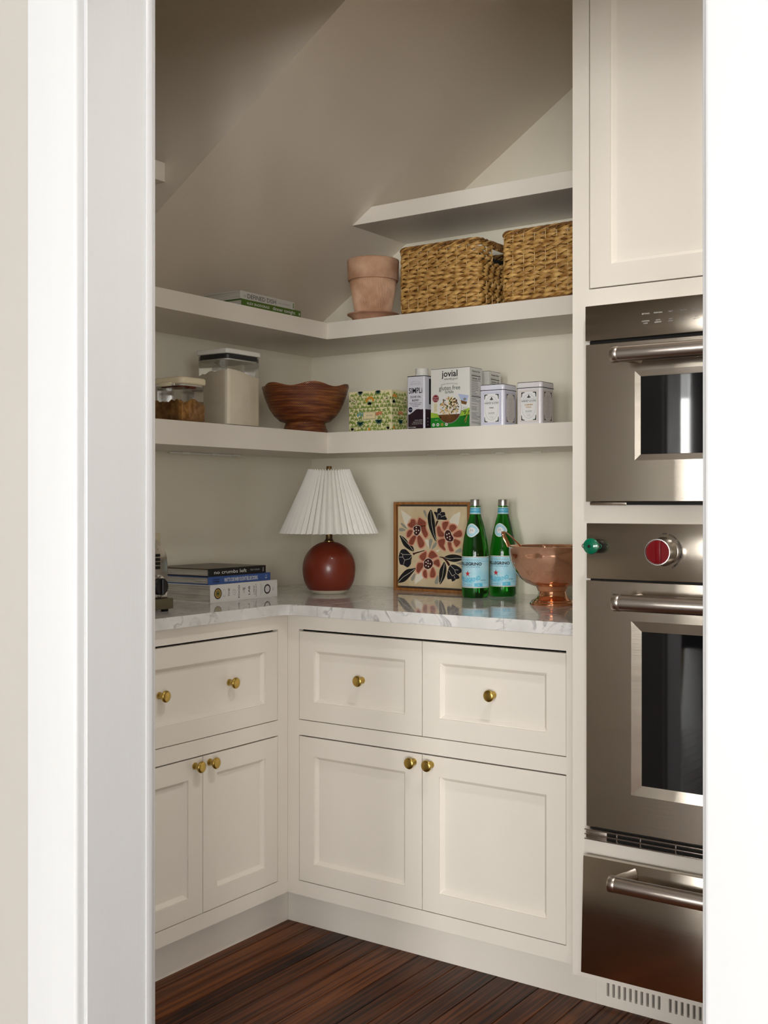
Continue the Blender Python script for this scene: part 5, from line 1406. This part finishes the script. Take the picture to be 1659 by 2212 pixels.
# ------------------------------------------------------------------ woven bowl
rw = thing('woven_bowl', 'dark rattan pedestal bowl with a wavy rim in the shelf corner', 'bowl', (0.2400, -0.3330, Z2))
def wav(r, z, t):
    k = max(0.0, min(1.0, (z-0.090)/0.060)); s_ = 0.5+0.5*math.cos(6*(t-0.35))
    return r*(1-0.045*k*(1-s_)), z-0.0120*k*k*(1-s_)
prof = []
key = [(0.058, 0.030), (0.078, 0.036), (0.096, 0.052), (0.110, 0.072), (0.121, 0.096), (0.1300, 0.118), (0.1370, 0.143)]
for (r0, z0), (r1, z1) in zip(key[:-1], key[1:]):
    n = max(2, int(round(math.hypot(r1-r0, z1-z0)/0.0027)))
    for i in range(n):
        t = i/n; prof.append((r0+(r1-r0)*t+(0.0007 if i % 2 else -0.0002), z0+(z1-z0)*t))
prof += [(0.1385, 0.1460), (0.1380, 0.1490), (0.1345, 0.1495)]
for (r0, z0), (r1, z1) in ((((0.1335, 0.1445)), (0.118, 0.098)), ((0.118, 0.098), (0.090, 0.052)), ((0.090, 0.052), (0.0, 0.040))):
    for i in range(4): t = i/4; prof.append((r0+(r1-r0)*t, z0+(z1-z0)*t))
prof.append((0, 0.040))
bm = NB(); lathe(bm, prof, 120, fn=wav); obj('bowl', bm, 'rattan', rw, 60)
bm = NB(); pf = []
for i in range(13): t = i/12; pf.append((0.0720-0.0120*t**0.8+(0.0006 if i % 2 else 0), 0.034*t))
lathe(bm, [(0, 0.0)]+pf+[(0, 0.034)], 72); obj('foot', bm, 'rattan', rw, 60)

# ------------------------------------------------------------------ clear containers
def heap(bm, x0, x1, y0, y1, base, hf, n=26, inset=0.0):
    rows = []
    for i in range(n+1):
        row = []
        for j in range(n+1):
            x = x0+(x1-x0)*i/n; y = y0+(y1-y0)*j/n; row.append(bm.verts.new((x, y, hf(x, y))))
        rows.append(row)
    for i in range(n):
        for j in range(n): bm.faces.new((rows[i][j], rows[i+1][j], rows[i+1][j+1], rows[i][j+1]))
    ed = [rows[i][0] for i in range(n+1)]+[rows[n][j] for j in range(1, n+1)]+[rows[i][n] for i in range(n-1, -1, -1)]+[rows[0][j] for j in range(n-1, 0, -1)]
    lo = [bm.verts.new((v.co.x, v.co.y, base)) for v in ed]
    m_ = len(ed)
    for i in range(m_): bm.faces.new((ed[i], ed[(i+1) % m_], lo[(i+1) % m_], lo[i]))
    bm.faces.new(lo)
    return bm
def wavy(x, y, a, f, s_): return a*(math.sin(f*x+s_)*math.cos(f*0.8*y+1.3*s_)+0.5*math.sin(2.3*f*x+0.7*f*y)+0.35*math.sin(4.1*f*y+s_)*math.cos(3.7*f*x))

fc = thing('flour_container', 'tall clear storage container of flour with a white lid', 'container', (0.3020, -0.7530, Z2))
X0, X1, Y0, Y1 = -0.1240, 0.0, 0.0, 0.1450; h = 0.2150
bm = NB(); prism(bm, rrect(X0+0.003, X1-0.003, Y0+0.003, Y1-0.003, 0.012, 6), 0.0, 0.1990, 'z', 0.001); bmesh.ops.delete(bm, geom=[f for f in bm.faces if f.normal.z > 0.9 and f.calc_center_median().z > 0.19], context='FACES'); obj('clear_body', bm, 'clear_plastic', fc, 40)
bm = NB(); prism(bm, rrect(X0-0.001, X1+0.001, Y0-0.001, Y1+0.001, 0.015, 6), 0.2015, h, 'z', 0.0025, 3); ld = obj('lid', bm, 'white_plastic', fc, 40)
bm = NB(); prism(bm, rrect(X0+0.006, X1-0.006, Y0+0.006, Y1-0.006, 0.012, 6), 0.1885, 0.2014, 'z', 0.002, 2); obj('seal', bm, 'grey_seal', ld, 40)
bm = NB(); prism(bm, rrect(X0+0.008, X1-0.008, Y0+0.008, Y1-0.008, 0.012, 6), 0.1845, 0.1884, 'z', 0.001); obj('inner_lid', bm, 'white_plastic', ld, 40)
bm = NB(); heap(bm, X0+0.0065, X1-0.0065, Y0+0.0065, Y1-0.0065, 0.004, lambda x, y: 0.1600-0.13*(abs(x+0.0065)+abs(y-0.0065))+wavy(x, y, 0.0032, 70, 0.4)+0.0012*math.sin(310*x+2)*math.sin(280*y), 40); obj('flour', bm, 'flour', fc, 30)
bm = NB(); tube(bm, [(-0.055, 0.010, 0.178), (-0.030, 0.013, 0.160)], (0.006, 0.002), 8); obj('scoop', bm, 'clear_plastic', fc, 50)

sc_ = thing('sugar_container', 'low clear storage container half full of brown sugar', 'container', (0.3060, -0.9330, Z2))
X0, X1, Y0, Y1 = -0.1130, 0.0, 0.0, 0.0960
bm = NB(); prism(bm, rrect(X0+0.003, X1-0.003, Y0+0.003, Y1-0.003, 0.014, 6), 0.0, 0.1000, 'z', 0.001); bmesh.ops.delete(bm, geom=[f for f in bm.faces if f.normal.z > 0.9 and f.calc_center_median().z > 0.09], context='FACES'); obj('clear_body', bm, 'clear_plastic', sc_, 40)
bm = NB(); prism(bm, rrect(X0-0.002, X1+0.002, Y0-0.002, Y1+0.002, 0.020, 6), 0.1010, 0.1195, 'z', 0.005, 3); ld = obj('lid', bm, 'cream_plastic', sc_, 40)
bm = NB(); prism(bm, rrect(X0+0.004, X1-0.004, Y0+0.004, Y1-0.004, 0.018, 6), 0.0960, 0.1009, 'z', 0.001); obj('seal', bm, 'clear_clip', ld, 40)
bm = NB(); box(bm, -0.080, -0.034, -0.0085, -0.0030, 0.0945, 0.1060, 0.002, 2); obj('latch', bm, 'cream_plastic', ld, 40)
bm = NB(); tube(bm, [(-0.090, -0.0055, 0.0985), (-0.024, -0.0055, 0.0985)], 0.0028, 10); obj('hinge_pin', bm, 'clear_clip', ld, 50)
bm = NB(); box(bm, -0.020, -0.0075, 0.034, 0.062, 0.0900, 0.0990, 0.003, 2); obj('inner_clip', bm, 'amber_plastic', ld, 40)
bm = NB(); box(bm, -0.090, -0.012, 0.010, 0.060, 0.0930, 0.0958, 0.001); obj('inner_disc', bm, 'amber_plastic', ld, 40)
bm = NB(); heap(bm, X0+0.006, X1-0.006, Y0+0.006, Y1-0.006, 0.004, lambda x, y: 0.0545+wavy(x, y, 0.0052, 95, 2.0), 40); obj('brown_sugar', bm, 'brown_sugar', sc_, 180)

# ------------------------------------------------------------------ terracotta pot
tp = thing('flower_pot', 'ribbed terracotta flower pot standing on its saucer', 'pot', (0.4350, -0.2420, Z3))
bm = NB(); lathe(bm, [(0, 0.0), (0.055, 0.0), (0.060, 0.004), (0.066, 0.014), (0.0755, 0.0205), (0.0800, 0.0225), (0.0805, 0.0250), (0.0780, 0.0258), (0.068, 0.0225), (0.058, 0.013), (0, 0.012)], 64); obj('saucer', bm, 'terracotta_dust', tp, 50)
bm = NB()
def ribs(r, z, t):
    if 0.030 < z < 0.122 and r > 0.04: return r+0.0011*math.sin(84*t), z
    return r, z
body = [(0, 0.0125), (0.0545, 0.0125), (0.0555, 0.0150)]
for i in range(7): t = i/6; body.append((0.0560+0.0150*t, 0.031+0.090*t))
body += [(0.0715, 0.1235), (0.0720, 0.1265), (0.0772, 0.1275), (0.0780, 0.1310), (0.0795, 0.1800), (0.0802, 0.1850), (0.0795, 0.1905), (0.0765, 0.1920), (0.0725, 0.1900), (0.0705, 0.1300), (0.050, 0.020), (0, 0.019)]
lathe(bm, body, 420, fn=ribs); obj('pot', bm, 'terracotta', tp, 60)

# ------------------------------------------------------------------ baskets
def basket(label, x0, yf, w, dpt, h, seed, handle):
    rnd = random.Random(seed)
    t = thing('storage_basket', label, 'basket', (x0, yf, Z3), 0, 'woven seagrass baskets')
    r = 0.024
    loop = rrect(0, w, 0, dpt, r, 6)
    # arc-length walk around the basket
    seg = []; tot = 0
    for i in range(len(loop)):
        a, b = loop[i], loop[(i+1) % len(loop)]; L_ = math.hypot(b[0]-a[0], b[1]-a[1]); seg.append((tot, L_, a, b)); tot += L_
    def at(s_):
        s_ %= tot
        for q, L_, a, b in seg:
            if q <= s_ <= q+L_ and L_ > 0:
                f = (s_-q)/L_; dx, dy = (b[0]-a[0])/L_, (b[1]-a[1])/L_
                return a[0]+(b[0]-a[0])*f, a[1]+(b[1]-a[1])*f, dy, -dx
        return loop[0][0], loop[0][1], 1, 0
    stakes = int(round(tot/0.0340)); stakes += stakes % 2; pitch = tot/stakes
    nrow = int(round((h-0.020)/0.0122)); rh = (h-0.018)/nrow
    def hole(s_, z):       # hand hole in the right-hand side
        x, y, nx, ny = at(s_)
        return handle and nx > 0.9 and dpt*0.30 < y < dpt*0.72 and h-0.062 < z < h-0.018
    NS = 9; step = pitch/NS
    for k in range(nrow):
        z = 0.008+rh*(k+0.5); bm = NB(); rowph = rnd.uniform(0, 2*PI)
        taper = -0.010*max(0, 1-z/0.03)**2
        for strand in (0, 1):
            n = stakes*NS; rings = []; ph = PI*strand+rowph
            jit = [rnd.uniform(0.78, 1.22) for _ in range(stakes+1)]; jz = [rnd.uniform(-0.0012, 0.0012) for _ in range(stakes+1)]
            prev = None; first = None; pv = False
            for i in range(n+1):
                s_ = i*step+(k % 2)*pitch*0.5
                x, y, nx, ny = at(s_); q = i/NS; qi = int(q) % stakes; fr_ = q-int(q)
                an = PI*q+ph
                amp = jit[qi]*(1-fr_)+jit[(qi+1) % stakes]*fr_
                off = 0.0036*math.cos(an)+taper; dz = rh*0.20*math.sin(an)+jz[qi]*(1-fr_)+jz[(qi+1) % stakes]*fr_
                fat = (0.34+0.92*max(0.0, math.cos(an))**0.8)*amp
                cx_, cy_, cz_ = x+nx*off, y+ny*off, z+dz
                if hole(s_, z): prev = None; continue
                ring = []
                for j in range(6):
                    b = 2*PI*j/6; o_ = 0.0024*math.cos(b); u_ = rh*0.50*fat*math.sin(b)
                    ring.append(bm.verts.new((cx_+nx*o_, cy_+ny*o_, cz_+u_)))
                if prev:
                    for j in range(6): bm.faces.new((prev[j], prev[(j+1) % 6], ring[(j+1) % 6], ring[j]))
                prev = ring
        obj('weave_row', bm, 'seagrass', t, 180)
    bm = NB()
    for i in range(stakes):
        x, y, nx, ny = at(i*pitch+pitch*0.5)
        if handle and nx > 0.9 and dpt*0.30 < y < dpt*0.72: zt_ = h-0.062
        else: zt_ = h-0.006
        o_ = 0.0034
        tube(bm, [(x+nx*(o_-0.012), y+ny*(o_-0.012), 0.003), (x+nx*o_, y+ny*o_, 0.022), (x+nx*o_, y+ny*o_, zt_)], 0.0013, 5)
    st = obj('stakes', bm, 'reed', t, 60); st['kind'] = 'stuff'
    # braided rim of several long strands
    for q in range(5):
        bm = NB(); pth = []; n = 150
        for i in range(n):
            s_ = tot*i/n; x, y, nx, ny = at(s_); a = 2*PI*(9*i/n)+2*PI*q/5
            o_ = 0.0052*math.cos(a); pth.append((x+nx*o_, y+ny*o_, h-0.009+0.0065*math.sin(a)))
        tube(bm, pth, (0.0030, 0.0028), 6, True); obj('rim_strand', bm, 'seagrass' if q % 2 else 'seagrass_dark', t, 180)
    if handle:
        bm = NB(); pth = []
        n = 120
        for i in range(n+1):
            f = i/n; y = dpt*0.30+dpt*0.42*f; a = 2*PI*22*f; pth.append((w+0.0095*math.cos(a), y, h-0.011+0.0105*math.sin(a)))
        tube(bm, pth, 0.0018, 5); obj('handle_wrap', bm, 'seagrass_dark', t, 180)
        bm = NB(); tube(bm, [(w, dpt*0.28, h-0.011), (w, dpt*0.74, h-0.011)], 0.0085, 12); obj('handle', bm, 'seagrass_dark', t, 60)
    bm = NB(); prism(bm, rrect(0.004, w-0.004, 0.004, dpt-0.004, r-0.004, 6), 0.004, 0.010, 'z'); obj('base', bm, 'seagrass_dark', t)
    # dark sheet added inside to keep light from passing through the weave
    lp_ = rrect(0.0055, w-0.0055, 0.0055, dpt-0.0055, r-0.005, 6); bm = NB()
    lo = [bm.verts.new((p[0], p[1], 0.010)) for p in lp_]; hi = [bm.verts.new((p[0], p[1], h-0.070 if (handle and p[0] > w-0.02) else h-0.020)) for p in lp_]
    for i in range(len(lp_)): j = (i+1) % len(lp_); bm.faces.new((lo[i], lo[j], hi[j], hi[i]))
    obj('light_blocker', bm, 'seagrass_dark', t)
    return t
b1 = basket('seagrass basket with a wrapped side handle beside the flower pot', 0.5660, -0.2930, 0.2730, 0.2450, 0.2030, 3, True)
b2 = basket('seagrass basket at the right end of the shelf, cut off by the oven cabinet', 0.9190, -0.3020, 0.3050, 0.2500, 0.2030, 8, False)
# dark cloth with a white pattern inside the first basket
fl = thing('folded_cloth', 'black cloth with white marks seen through the basket handle hole', 'cloth', (0.700, -0.170, Z3+0.011))
bm = NB(); heap(bm, -0.110, 0.128, -0.100, 0.100, 0.0, lambda x, y: 0.150+wavy(x, y, 0.004, 40, 1.0), 16); obj('cloth_body', bm, 'book_black', fl, 60)
D = Decal(plane((0.128, -0.100, 0), (0, 1, 0), (0, 0, 1)), 0.0003, 0.0002)
for i in range(9): D.line('print_white', [(0.060+0.009*i, 0.118), (0.064+0.009*i, 0.136), (0.068+0.009*i, 0.122)], 0.0016, 0)
D.build('white_marks', fl)

# a seat in the room in front, glimpsed in the oven glass
ch = thing('upholstered_stool', 'grey upholstered stool in the room in front, reflected in the oven window', 'stool', (0.45, -4.6, 0))
bm = NB(); prism(bm, rrect(-0.25, 0.25, -0.25, 0.25, 0.08, 6), 0.40, 0.52, 'z', 0.02, 3); obj('seat', bm, 'chair_fabric', ch, 50)
for a, b in ((-.2, -.2), (.2, -.2), (.2, .2), (-.2, .2)):
    bm = NB(); tube(bm, [(a*1.1, b*1.1, 0.0), (a, b, 0.40)], 0.016, 10); obj('leg', bm, 'brass', ch, 50)
